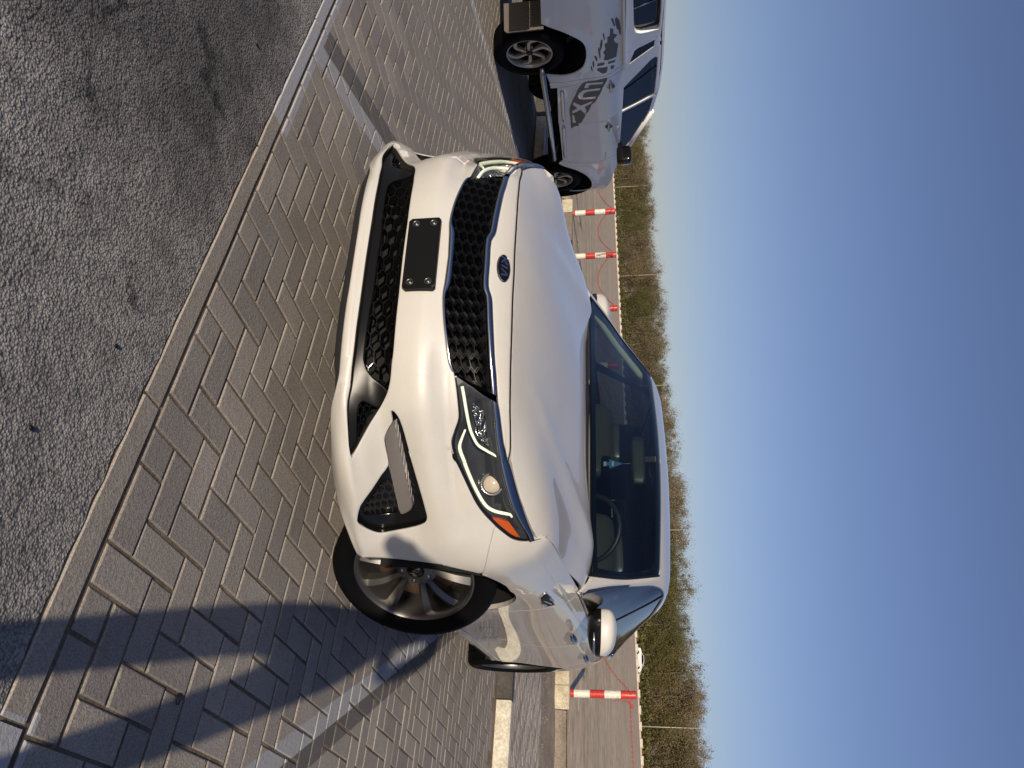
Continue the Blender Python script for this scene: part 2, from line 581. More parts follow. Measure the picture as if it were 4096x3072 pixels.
# shoulder crease height and slope above it
_zc = spline1([BU[10], BU[11], BU[12], BU[13], BU[14], BU[15], BU[16], BU[17], BU[18], BU[20], BU[23]], [.856, .872, .884, .896, .904, .922, .938, .948, .958, .965, .97])
_kc = spline1([BU[10], BU[11], BU[12], BU[13], BU[14], BU[16], BU[18], BU[23]], [1.3, 1.3, 1.2, 1.0, .85, .75, .75, .7])
U_CR = BU[10] - 0.015
def S_f(uv):
    uv = np.atleast_2d(uv); sg = np.sign(uv[:, 0]); sg[sg == 0] = 1
    u = np.abs(uv[:, 0]); z = uv[:, 1]
    u = np.clip(u, 0, BU[-1])
    zc = np.where(u > U_CR, _zc(np.maximum(u, BU[10])), 9.0)
    zz = np.minimum(z, zc)
    C = np.stack([herm(ZR, TAB[i], TMZ[i], zz) for i in range(len(ST))], 1)
    Ms = slopes(SU, C); Ms[:, 0] = 0
    ins = herm(SU, C, Ms, u)
    ins = ins + np.where(z > zc, (z - zc) * _kc(np.maximum(u, BU[10])) + 2.0 * np.maximum(z - zc, 0) ** 2, 0)
    x = herm(BU, BASE[:, 0], BMx, u); y = herm(BU, BASE[:, 1], BMy, u)
    e = 1e-3
    def d(a): return herm(BU, BASE[:, 0], BMx, a), herm(BU, BASE[:, 1], BMy, a)
    ua = np.clip(u - e, 0, None)
    xa, ya = d(ua); xb, yb = d(u + e)
    tx, ty = xb - xa, yb - ya; L = np.hypot(tx, ty)
    nx, ny = ty / L, -tx / L
    nx = np.where(u < e, 1.0, nx); ny = np.where(u < e, 0.0, ny)
    return np.stack([x - nx * ins, sg * (y - ny * ins), z], 1)
S = Surf(S_f, (0.0, BU[-1] * 0.985, .18, 1.0), 260, 60)
_cu = np.arange(U_CR + .05, BU[-1] * .97, .022)
S.crease = np.concatenate([np.stack([_cu, _zc(_cu) + d_], 1) for d_ in (-.010, -.0035, 0.0, .0035, .010)])
def groove(uv):
    u = np.abs(uv[:, 0]); zc = _zc(np.maximum(u, BU[10]))
    k = np.clip((u - U_CR - .03) / .25, 0, 1) * np.clip((uo_(-2.4) - u) / .8, 0, 1)
    return -.0042 * k * np.exp(-((uv[:, 1] - zc) / .0042) ** 2)
uo_ = lambda x: float(np.interp(-x, -BASE[:, 0], BU))
uo = lambda x: float(np.interp(-x, -BASE[:, 0], BU))

# ------------------------------------------------------------------ greenhouse surface GH(a, r)
GHC = np.array([
 [(-.45,.828,.953),(-.455,.820,.958),(-.46,.812,.964),(-.478,.790,.980),(-.51,.745,1.005),(-.40,.50,1.012),(-.28,.25,1.018),(-.22,0,1.02)],
 [(-.62,.832,.957),(-.64,.797,1.008),(-.68,.757,1.060),(-.695,.739,1.083),(-.70,.715,1.090),(-.60,.48,1.105),(-.51,.24,1.115),(-.46,0,1.118)],
 [(-.80,.838,.961),(-.83,.774,1.060),(-.87,.711,1.145),(-.882,.697,1.162),(-.88,.680,1.166),(-.80,.46,1.190),(-.73,.23,1.203),(-.69,0,1.207)],
 [(-.97,.842,.964),(-1.0,.758,1.100),(-1.05,.673,1.226),(-1.052,.658,1.243),(-1.04,.640,1.248),(-.97,.43,1.272),(-.91,.22,1.285),(-.88,0,1.289)],
 [(-1.15,.845,.966),(-1.18,.745,1.140),(-1.22,.637,1.301),(-1.215,.620,1.319),(-1.20,.600,1.328),(-1.12,.41,1.342),(-1.07,.2,1.352),(-1.05,0,1.355)],
 [(-1.45,.848,.968),(-1.45,.748,1.158),(-1.45,.633,1.352),(-1.45,.612,1.374),(-1.44,.565,1.388),(-1.41,.4,1.400),(-1.39,.2,1.408),(-1.38,0,1.411)],
 [(-1.85,.850,.970),(-1.85,.748,1.160),(-1.85,.630,1.352),(-1.85,.608,1.376),(-1.85,.560,1.391),(-1.85,.4,1.405),(-1.85,.2,1.414),(-1.85,0,1.417)],
 [(-2.25,.845,.975),(-2.25,.742,1.152),(-2.25,.622,1.322),(-2.25,.600,1.349),(-2.25,.552,1.367),(-2.25,.4,1.382),(-2.25,.2,1.391),(-2.25,0,1.394)],
 [(-2.65,.835,.985),(-2.65,.732,1.132),(-2.65,.610,1.268),(-2.65,.585,1.296),(-2.65,.540,1.316),(-2.65,.4,1.329),(-2.65,.2,1.338),(-2.65,0,1.341)],
 [(-3.0,.815,1.0),(-3.0,.740,1.085),(-3.0,.655,1.165),(-3.0,.620,1.192),(-3.0,.560,1.205),(-3.0,.4,1.214),(-3.0,.2,1.221),(-3.0,0,1.224)],
 [(-3.4,.78,1.01),(-3.4,.750,1.028),(-3.4,.710,1.042),(-3.4,.670,1.050),(-3.4,.600,1.055),(-3.4,.4,1.061),(-3.4,.2,1.065),(-3.4,0,1.068)],
 [(-3.77,.62,.995),(-3.78,.60,1.002),(-3.79,.57,1.008),(-3.80,.53,1.012),(-3.81,.48,1.016),(-3.82,.35,1.022),(-3.83,.18,1.026),(-3.84,0,1.028)]])
GA = np.array([0, .25, .5, .75, 1.0, 1.3, 1.7, 2.1, 2.5, 2.85, 3.25, 3.65])
GRr = np.array([0, .22, .44, .50, .60, .86, 1.08, 1.30])
GMr = [slopes(GRr, GHC[:, :, k]) for k in range(3)]
for k in range(3):
    GMr[k][:, -1] = 0 if k != 1 else GMr[k][:, -1]
GMr[1][:, -1] = (GHC[:, -1, 1] - GHC[:, -2, 1]) / (GRr[-1] - GRr[-2])
def GH_f(q):
    q = np.atleast_2d(q); a = np.clip(q[:, 0], -0.02, 3.66)
    r = q[:, 1]; sg = np.where(r > 1.30, -1.0, 1.0); r = np.where(r > 1.30, 2.60 - r, r); r = np.maximum(r, -0.02)
    out = []
    for k in range(3):
        C = np.stack([herm(GRr, GHC[i, :, k], GMr[k][i], r) for i in range(len(GA))], 1)
        out.append(herm(GA, C, slopes(GA, C), a))
    return np.stack([out[0], out[1] * sg, out[2]], 1)
GH = Surf(GH_f, (0, 3.6, 0, 1.3), 220, 90, flip=False)
_n = GH.nrm(np.array([[1.7, 1.2]]))[0]
if _n[2] < 0:
    GH = Surf(GH_f, (0, 3.6, 0, 1.3), 220, 90, flip=True)

# ------------------------------------------------------------------ measured outlines (left half of the car)
A1 = (1450, 550); A2 = (1750, 550); A3 = (1700, 1000); A4 = (1300, 1000); A5 = (1300, 1400); A6 = (1700, 1400); A7 = (1300, 1800); A8 = (1700, 1800)
B2 = (1650, 2150); B3 = (1800, 2350); kB = 600 / 1659
def T(*seg): # list of (origin, pts)
    out = []
    for o, p in seg:
        out += Zp(o, p)
    return S.inv(out)
def c0(P): # first point on the centre line
    P = P.copy(); P[0, 0] = 0; return P
chr_top_o = c0(T((A3, [(855,245),(842,490),(885,640),(897,850),(912,1200),(928,1500)]), (A6, [(945,350),(970,725)])))
chr_top_i = c0(T((A3, [(775,245),(764,500),(803,610),(815,900),(836,1300),(845,1500)]), (A6, [(862,350),(890,662)])))
chr_bot_o = c0(T((A3, [(290,245),(258,430),(235,560),(229,700),(241,950),(275,1250),(308,1490),(350,1610)]), (A6, [(385,305)])))
chr_bot_i = c0(T((A3, [(362,245),(340,440),(275,585),(265,720),(275,950),(312,1250),(345,1480),(385,1610)]), (A6, [(412,322)])))
hl_bot = T((A6, [(385,325),(405,450),(425,620),(445,850),(437,940),(400,1050),(357,1190),(353,1270),(385,1390),(440,1540)]), (A8, [(345,0),(400,140),(480,310),(570,500),(680,720),(800,880),(930,1010),(1050,1110),(1170,1190),(1260,1212),(1390,1213),(1455,1195)]))
hl_top = T((A6, [(970,725),(985,800),(1010,1000),(1040,1230),(1100,1480)]), (A8, [(1120,170),(1180,400),(1250,640),(1330,870),(1400,1050),(1455,1195)]))
hl_topi = T((A6, [(890,662),(915,900),(930,1100),(958,1300),(995,1500)]), (A8, [(985,140),(1030,350),(1080,540),(1150,760),(1250,950),(1350,1110),(1392,1200)]))
hood_gap = c0(T((A3, [(1190,245),(1168,650),(1155,1100),(1142,1500)]), (A6, [(1138,1000),(1136,1330),(1118,1420),(1106,1478)])))
fog = T((A5, [(880,805),(920,820),(990,920),(1060,1130),(1130,1400)]), (A7, [(1110,20),(1200,330),(1280,600),(1350,860),(1352,920),(1318,972),(1200,1020),(1000,1062),(800,1102),(710,1108),(620,1082),(500,1020),(440,955),(430,900),(470,740),(620,530),(750,330),(840,200)]), (A5, [(812,1350),(788,1200),(798,1130),(850,1020),(890,950),(872,850)]))
drl = T((A5, [(892,950),(852,1022),(800,1130),(792,1200),(838,1530)]), (A7, [(870,330),(900,480),(950,700),(1000,865),(1080,842),(1138,790),(1145,720),(1120,600),(1080,440),(1030,230),(985,30)]), (A5, [(940,1150),(905,1000)]))
fogmesh = T((A7, [(870,420),(800,440),(730,560),(640,680),(560,780),(525,860),(560,925),(650,930),(800,905),(985,868),(930,700)]))
low_top = c0(T((A4, [(1015,245),(985,560),(965,730),(935,1030),(908,1350)]), (A5, [(885,200),(868,390),(830,560),(745,740),(620,950),(520,1130),(420,1310),(350,1438)])))
low_bot = c0(T((A4, [(520,245),(492,460),(452,750),(412,1040),(385,1290)]), (A5, [(352,240),(330,480),(298,660),(290,800),(300,1000),(312,1250),(335,1390)])))
mesh_top = c0(T((A4, [(1008,245),(978,560),(958,730),(928,1030),(900,1350)]), (A5, [(876,200),(858,390),(822,560)])))
mesh_bot = c0(T((A4, [(668,245),(640,480),(590,750),(565,930),(540,1140),(520,1400)]), (A5, [(525,120),(560,235),(640,360),(740,480),(800,580)])))
duct = T((A5, [(520,682),(640,760),(705,815),(600,970),(500,1140),(455,1230),(440,1100),(440,850),(465,740)]))
lip_bot = c0(T((A4, [(368,245),(330,500),(290,720),(240,1100),(205,1450)]), (A5, [(185,330),(130,560),(92,700),(76,800),(70,1000),(80,1300)]), (A7, [(85,230),(120,430),(180,740),(290,1060),(430,1390)])))
arch_f = T((A7, [(430,1390),(1100,1465),(1600,1530)]), (B2, [(400,368),(750,450),(920,495),(1100,570),(1250,650)]))
seam = T((A8, [(920,1025),(870,1230),(830,1400),(785,1590)]), (B2, [(920,495)]))
gap_hf = S.inv(Zp((1900, 2000), [(495,330),(530,318),(580,303),(603,312),(640,365),(700,470),(790,625),(870,765)], 1000 / 2074))
doorgap = np.concatenate([S.inv(Zp((2150, 2150), [(460,610),(415,650),(340,715),(225,750),(100,780)], kB)), T((B3, [(1080,300),(850,312),(640,318),(420,302)]))])

def X3(uv): return S.f(uv)
def arc(cx, cz, r, a0, a1, n=18):
    """arch outline given in x,z, expressed in the u,z of the side surface"""
    return np.array([(uo(cx + r * math.cos(t)), cz + r * math.sin(t)) for t in np.linspace(math.radians(a0), math.radians(a1), n)])
def symm(P):
    """centre-to-outside line -> full-width line from right to left"""
    P = np.asarray(P); Q = P[::-1].copy(); Q[:, 0] *= -1
    return np.concatenate([Q[:-1], P]) if abs(P[0, 0]) < 1e-9 else np.concatenate([Q, P])
def loop(a, b):
    """closed full-width polygon from two centre-to-outside half lines that meet outside"""
    A = symm(a); B = symm(b)[::-1]
    return np.concatenate([A, B])
def belt_z(x): return np.interp(-x, [.45, .62, .97, 1.45, 1.85, 2.25, 2.65, 3.0, 3.4, 3.77], [.953, .957, .964, .968, .970, .975, .985, 1.0, 1.01, .995])
SILL = .205

car = thing('sedan', 'pearl white sedan in front, black plate bracket, front wheels turned', 'car')

# bumper skin
mb = MB()
dg = dens
n_chr = len(smooth_line(chr_bot_o, 3))
bump_top = np.concatenate([smooth_line(chr_bot_o, 3), smooth_line(hl_bot, 3)])
# stop the bumper at the fender seam
k_seam = int(np.argmin(np.hypot(*(bump_top - seam[0]).T)))
bump_top = bump_top[:k_seam + 1]
sm = smooth_line(seam, 3)
af = smooth_line(arch_f, 3)
k_af = int(np.argmin(np.hypot(*(af - seam[-1]).T)))
G2 = np.array([0.0015, 0])
outer_half = np.concatenate([bump_top - G2, sm[1:-1] - G2, af[:k_af][::-1] - G2])
lipb = smooth_line(lip_bot, 3)
bump = loop(outer_half, lipb[:-1])
lowloop = loop(smooth_line(low_top, 3), smooth_line(low_bot, 3))
fogc = smooth_line(fog, 2, closed=True)
fogm = fogc.copy(); fogm[:, 0] *= -1
def bump_relief(uv):
    """pressed creases of the bumper skin: the lip ridge and the two blades beside the lamp"""
    u = np.abs(uv[:, 0]); z = uv[:, 1]
    r = np.interp(u, [0, .45, .62, .75, .95, 1.15], [.302, .302, .312, .300, .285, .27])
    d = 0.006 * np.exp(-((z - r) / .011) ** 2)
    c = .62 + (u - .45) * .04
    d = d - 0.010 * np.exp(-((z - c + .015) / .022) ** 2) * np.clip((u - .30) / .12, 0, 1) * np.clip((1.0 - u) / .2, 0, 1)
    return d
panel(mb, S, bump, [lowloop, fogc, fogm[::-1]], h=.024, he=.014, flange=.009, off_fn=bump_relief, tilt=.45)
mb.build('front_bumper', M_PAINT, car)
# under-lip
mb = MB()
ul = lipb[:int(len(lipb) * .47)]
lo = np.array([(u, max(z - .032 * min(1, (ul[-1, 0] - u) / .12 + .001), .2)) for u, z in ul])
panel(mb, S, loop(ul - [0, .001], lo), h=.03, off=-.004, flange=.03)
mb.build('under_lip', M_SATIN, car)
# white strip between grille and bonnet
mb = MB()
hg = smooth_line(hood_gap, 3)
ct = smooth_line(chr_top_o, 3)
k_hl = int(np.argmin(np.hypot(*(hl_top - hood_gap[-1]).T)))
strip = loop(hg - [0, .0045], np.concatenate([ct, hl_top[1:k_hl + 1]]) + [0, .001])
panel(mb, S, strip, h=.03, flange=.012, tilt=.3, off=.0022)
mb.build('grille_cover', M_PAINT, car)

def resamp(P, n):
    P = np.asarray(P, float); d = np.concatenate([[0], np.cumsum(np.linalg.norm(np.diff(P, axis=0), axis=1))])
    t_ = np.linspace(0, d[-1], n); return np.stack([np.interp(t_, d, P[:, k]) for k in range(P.shape[1])], 1)
def soften(P, it=2):
    P = np.array(P, float)
    for _ in range(it): P[1:-1] = .5 * P[1:-1] + .25 * (P[:-2] + P[2:])
    return P
def ribbon(surf, a, b, off=.004, bulge=.003, n=90, mirror=True, closed=False, side=1):
    """raised moulding between two curves on a surface, rounded across"""
    A, B = soften(resamp(a, n)), soften(resamp(b, n)); q = MB()
    ts = [0, .0, .12, .35, .65, .88, 1.0, 1.0]; hs = [-.008, 0, .75, 1, 1, .75, 0, -.008]
    rows = []
    for t_, h_ in zip(ts, hs):
        uv = A + (B - A) * t_; o_ = off * (0 if h_ < 0 else 1) + (bulge * h_ if h_ >= 0 else h_)
        rows.append(surf.f(uv) + surf.nrm(uv) * o_)
    R_ = np.array(rows)  # 8 x n x 3
    for sg in ((1, -1) if mirror else (side,)):
        V = (R_ * [1, sg, 1]).reshape(-1, 3)
        q.add(V, [(j * n + i, j * n + i + 1, (j + 1) * n + i + 1, (j + 1) * n + i) for j in range(7) for i in range(n - 1)], 0, True)
    return q
def band(name, a, b, m, off, half=True, flange=.01, tilt=.8, h=.03):
    if half: return ribbon(S, symm(a), symm(b), off * .4, off * .6, 220, False).build(name, m, car, autosmooth=1.0)
    return ribbon(S, a, b, off * .4, off * .6, 90, True).build(name, m, car, autosmooth=1.0)
def band_old(name, a, b, m, off, half=True, flange=.01, tilt=.8, h=.03):
    q = MB()
    if half:
        panel(q, S, loop(a, b), h=h, off=off, flange=flange, tilt=tilt)
    else:
        panel(q, S, np.concatenate([a, b[::-1]]), h=h, off=off, flange=flange, tilt=tilt, mirror=True)
    return q.build(name, m, car)
cbi = smooth_line(chr_bot_i, 3); cbo = smooth_line(chr_bot_o, 3); cti = smooth_line(chr_top_i, 3)
band('grille_trim', ct[:-1], cti[:-1], M_CHROME, .007)
band('grille_trim', cbi[:-1], cbo[:-1] + [0, .001], M_CHROME, .006)
band('headlight_trim', smooth_line(hl_top, 2), smooth_line(hl_topi, 2), M_CHROME, .006, half=False)

def inset0(P, d):
    P = dens(np.asarray(P), .014); t_ = np.roll(P, -1, 0) - np.roll(P, 1, 0); t_ /= np.linalg.norm(t_, axis=1)[:, None] + 1e-12
    nn_ = np.stack([-t_[:, 1], t_[:, 0]], 1); area = .5 * np.sum(P[:, 0] * np.roll(P[:, 1], -1) - np.roll(P[:, 0], -1) * P[:, 1])
    return P + nn_ * d * (1 if area > 0 else -1)
def tray(name, poly, depth, m, mirror=True, off=-.004, sym=False):
    q = MB()
    o = dens(np.asarray(poly), .014)
    X = S.f(o); N = S.nrm(o)
    for sg in ((1, -1) if mirror else (1,)):
        ms = np.array([1, sg, 1]); n = len(o)
        vs = np.concatenate([(X + N * off) * ms, (X - N * depth) * ms])
        q.add(vs, [(i, (i + 1) % n, n + (i + 1) % n, n + i) for i in range(n)], 0, True)
    panel(q, S, poly, h=.05, off=-depth, flange=0, mirror=mirror)
    return q.build(name, m, car)

def hexgrid(q, poly, px, pz, off0, off1, th=.0022, mirror=False, slant=0.0, ext=.5):
    """stretched honeycomb of thin ribs clipped to the outline"""
    P = np.asarray(poly); u0, u1 = P[:, 0].min(), P[:, 0].max(); z0, z1 = P[:, 1].min(), P[:, 1].max()
    E = {}
    j = 0; z = z0 - pz
    rows = int((z1 - z0) / pz) + 4; cols = int((u1 - u0) / px) + 6
    for j in range(rows):
        for i in range(cols):
            a = px / (1 + ext); w = a * ext
            cu = (i - cols // 2) * px + (u0 + u1) / 2; cz = z0 - pz + j * pz + (i % 2) * pz / 2
            # hexagon with points left and right
            hx = [(cu - a, cz), (cu - w, cz + pz * .5), (cu + w, cz + pz * .5), (cu + a, cz), (cu + w, cz - pz * .5), (cu - w, cz - pz * .5)]
            hx = [(c[0], c[1] + slant * math.sin((c[0] - cu) / a * 1.6)) for c in hx]
            for k in range(6):
                p, r = hx[k], hx[(k + 1) % 6]
                key = tuple(sorted([(round(p[0], 4), round(p[1], 4)), (round(r[0], 4), round(r[1], 4))]))
                E[key] = (p, r)
    segs = []
    for p, r in E.values():
        p = np.array(p); r = np.array(r)
        ts = np.linspace(0, 1, 5)
        pts = p + (r - p) * ts[:, None]
        ins = inpoly(pts, P)
        for k in range(4):
            if ins[k] and ins[k + 1]:
                segs.append((pts[k], pts[k + 1]))
    if not segs: return
    A = np.array([s[0] for s in segs]); B = np.array([s[1] for s in segs])
    XA, XB, NA, NB = S.f(A), S.f(B), S.nrm(A), S.nrm(B)
    for sg in ((1, -1) if mirror else (1,)):
        ms = np.array([1, sg, 1])
        for xa, xb, na, nb in zip(XA, XB, NA, NB):
            d = xb - xa; d /= np.linalg.norm(d) + 1e-9
            s_ = np.cross(na, d) * th
            vs = [xa + na * off0 + s_ * .45, xb + nb * off0 + s_ * .45, xb + nb * off0 - s_ * .45, xa + na * off0 - s_ * .45,
                  xa + na * off1 + s_, xb + nb * off1 + s_, xb + nb * off1 - s_, xa + na * off1 - s_]
            q.add([v * ms for v in vs], [(0, 1, 2, 3), (0, 4, 5, 1), (3, 2, 6, 7)], 0, False)

grl = loop(cti[:-1] - [0, .0005], cbi[:-1])
tray('grille_recess', grl, .07, M_VOID, mirror=False)
q = MB(); hexgrid(q, grl, .047, .0270, .0, -.035, th=.0022, slant=.0045, ext=.38)
o = q.build('grille_mesh', M_BLACK, car); o['kind'] = 'stuff'
tray('intake_recess', inset0(lowloop, .0015), .14, M_VOID, mirror=False)
meshl = loop(smooth_line(mesh_top, 3), smooth_line(mesh_bot, 3))
q = MB(); hexgrid(q, meshl, .058, .026, -.030, -.065, th=.0024, ext=.5)
o = q.build('intake_mesh', M_BLACK, car); o['kind'] = 'stuff'
q = MB()
ductm = duct[::-1].copy(); ductm[:, 0] *= -1
panel(q, S, inset0(lowloop, .002), [meshl, smooth_line(duct, 2, closed=True), smooth_line(duct, 2, closed=True)[::-1] * [-1, 1]], h=.04, off=-.022, flange=.05, tilt=.7)
q.build('intake_bezel', mat('bezel_black', (.005, .005, .0055), .3, 0, Specular_IOR_Level=.2), car)
q = MB(); hexgrid(q, duct, .030, .016, -.028, -.05, th=.0022, mirror=True, ext=.5)
o = q.build('duct_mesh', M_BLACK, car); o['kind'] = 'stuff'
# radiator and crash bar seen through the meshes
q = MB()
q.box((.74, 0, .40), (.02, .8, .22)); q.box((.80, 0, .445), (.03, .74, .05))
q.build('radiator', mat('radiator_core', (.10, .085, .07), .6, .5), car)
# fog housing
tray('lamp_pocket', inset0(fogc, .0015), .055, M_BLACK)
q = MB(); hexgrid(q, smooth_line(fogmesh, 2, closed=True), .028, .016, -.03, -.05, th=.002, mirror=True)
o = q.build('lamp_pocket_mesh', M_SATIN, car); o['kind'] = 'stuff'
q = MB(); panel(q, S, inset0(fogc, .002), [smooth_line(fogmesh, 2, closed=True)], h=.03, he=.014, off=-.026, flange=.02, mirror=True, tilt=.7)
q.build('lamp_bezel', M_BLACK, car)
m_ribl = mat('ribbed_clear_lens', (.60, .55, .52), .28, .45, Coat_Weight=1.0)
t = NT(m_ribl); wv = t.n('ShaderNodeTexWave', wave_type='BANDS', bands_direction='Z'); wv.inputs['Scale'].default_value = 130; t.link(t.coord(), wv.inputs['Vector']); t.bump(wv.outputs['Fac'], .004, 1)
q = MB(); panel(q, S, smooth_line(drl, 2, closed=True), h=.02, off=-.008, flange=.02, mirror=True, tilt=.7)
q.build('fog_light', m_ribl, car)

# number plate bracket
q = MB()
for sg in (1,):
    yl = .139; z0, z1 = .474, .583
    n = 14
    prof = []
    fr = np.array([(y, z) for y, z in [(-yl, z0 + .01), (-yl + .01, z0), (yl - .01, z0), (yl, z0 + .01), (yl, z1 - .008), (yl - .008, z1), (-yl + .008, z1), (-yl, z1 - .008)]])
    vs = [(.958, y, z) for y, z in fr] + [(.971, y, z) for y, z in fr] + [(.974, y * .975, (z - .528) * .94 + .528) for y, z in fr]
    k = len(fr)
    fs = [(i, (i + 1) % k, k + (i + 1) % k, k + i) for i in range(k)] + [(k + i, k + (i + 1) % k, 2 * k + (i + 1) % k, 2 * k + i) for i in range(k)] + [tuple(2 * k + i for i in range(k))]
    q.add(vs, fs, 0, False)
pb = q.build('plate_bracket', mat('bracket_black', (.005, .005, .005), .45, 0, Specular_IOR_Level=.18), car)
for yy in (-.115, .115):
    for zz in (.500, .560):
        q = MB(); q.lathe([(.012, .9745), (.0125, .9755), (.010, .976), (.009, .973), (.0075, .9725), (.006, .9755), (.0, .9765)], 16, 0, 'x', (0, yy, zz))
        q.build('screw', mat('screw_steel', (.12, .12, .12), .35, .8) if 'screw_steel' not in bpy.data.materials else bpy.data.materials['screw_steel'], pb)

# emblem: oval badge with the letters
def letters(word, h, depth, m, parent, name, frame, gap=.012, sx=1.0, slant=0.0):
    cu = bpy.data.curves.new(name, 'FONT'); cu.body = word; cu.size = h; cu.extrude = depth; cu.align_x = 'CENTER'; cu.align_y = 'CENTER'; cu.space_character = 1.08; cu.shear = slant
    cu.materials.append(m)
    o = bpy.data.objects.new(name, cu); COL.objects.link(o)
    dg_ = bpy.context.evaluated_depsgraph_get()
    me = bpy.data.meshes.new_from_object(o.evaluated_get(dg_))
    bpy.data.objects.remove(o)
    me.name = name
    me.materials.clear(); me.materials.append(m)
    o2 = bpy.data.objects.new(name, me); COL.objects.link(o2)
    Og, X_, Y_, N_ = [Vector(v) for v in frame]
    mt = Matrix.Identity(4)
    for i in range(3):
        mt[i][0] = X_[i] * sx; mt[i][1] = Y_[i]; mt[i][2] = N_[i]; mt[i][3] = Og[i]
    o2.data.transform(mt)
    o2.parent = parent
    return o2
ec = S.inv([(2012.8, 1073.8)])[0]
eo = S.f(np.array([[0.0, ec[1]]]))[0]; en = S.nrm(np.array([[1e-3, ec[1]]]))[0]; en[1] = 0; en /= np.linalg.norm(en)
ex = np.array([0, 1.0, 0]); ey = np.cross(en, ex)
q = MB()
ew, eh = .0545, .0275
for (s0, d0), (s1, d1), mi in (((1.0, -.004), (1.0, .004), 0), ((1.0, .004), (.96, .007), 1), ((.96, .007), (.93, .0055), 1), ((.93, .0055), (0.001, .0065), 0)):
    n = 40; vs = []
    for s_, d_ in ((s0, d0), (s1, d1)):
        for j in range(n):
            t_ = 2 * math.pi * j / n
            vs.append(eo + ex * ew * s_ * math.cos(t_) + ey * eh * (s_ - (1 - s_) * .6 if s_ > .5 else s_) * math.sin(t_) + en * d_)
    q.add(vs, [(j, (j + 1) % n, n + (j + 1) % n, n + j) for j in range(n)], mi, True)
em = q.build('emblem', [M_BLACK, M_BRIGHT], car)
fr_ = (eo + en * .0068, ex, ey, en)
# K I A letter shapes as drawn on the badge (no crossbar in the A)
def strokes(q, lst, frame, d0, d1, mat_i=0):
    for poly in lst:
        q.prism(poly, d0, d1, frame, mat_i)
KIA = [[(-.036,-.012),(-.030,-.012),(-.030,.012),(-.036,.012)], [(-.030,-.001),(-.019,.012),(-.0115,.012),(-.0235,-.0005),(-.010,-.012),(-.0185,-.012),(-.030,-.003)],
       [(-.006,-.012),(.0005,-.012),(.0005,.012),(-.006,.012)], [(.006,-.012),(.0125,-.012),(.0195,.007),(.0265,-.012),(.034,-.012),(.0235,.012),(.0155,.012)]]
def shear(L, k=.12, s=1.0): return [[((a + b * k) * s, b * s) for a, b in p] for p in L]
q = MB(); strokes(q, shear(KIA, .12, 1.12), fr_, 0, .0018); q.build('badge_lettering', M_BRIGHT, em)

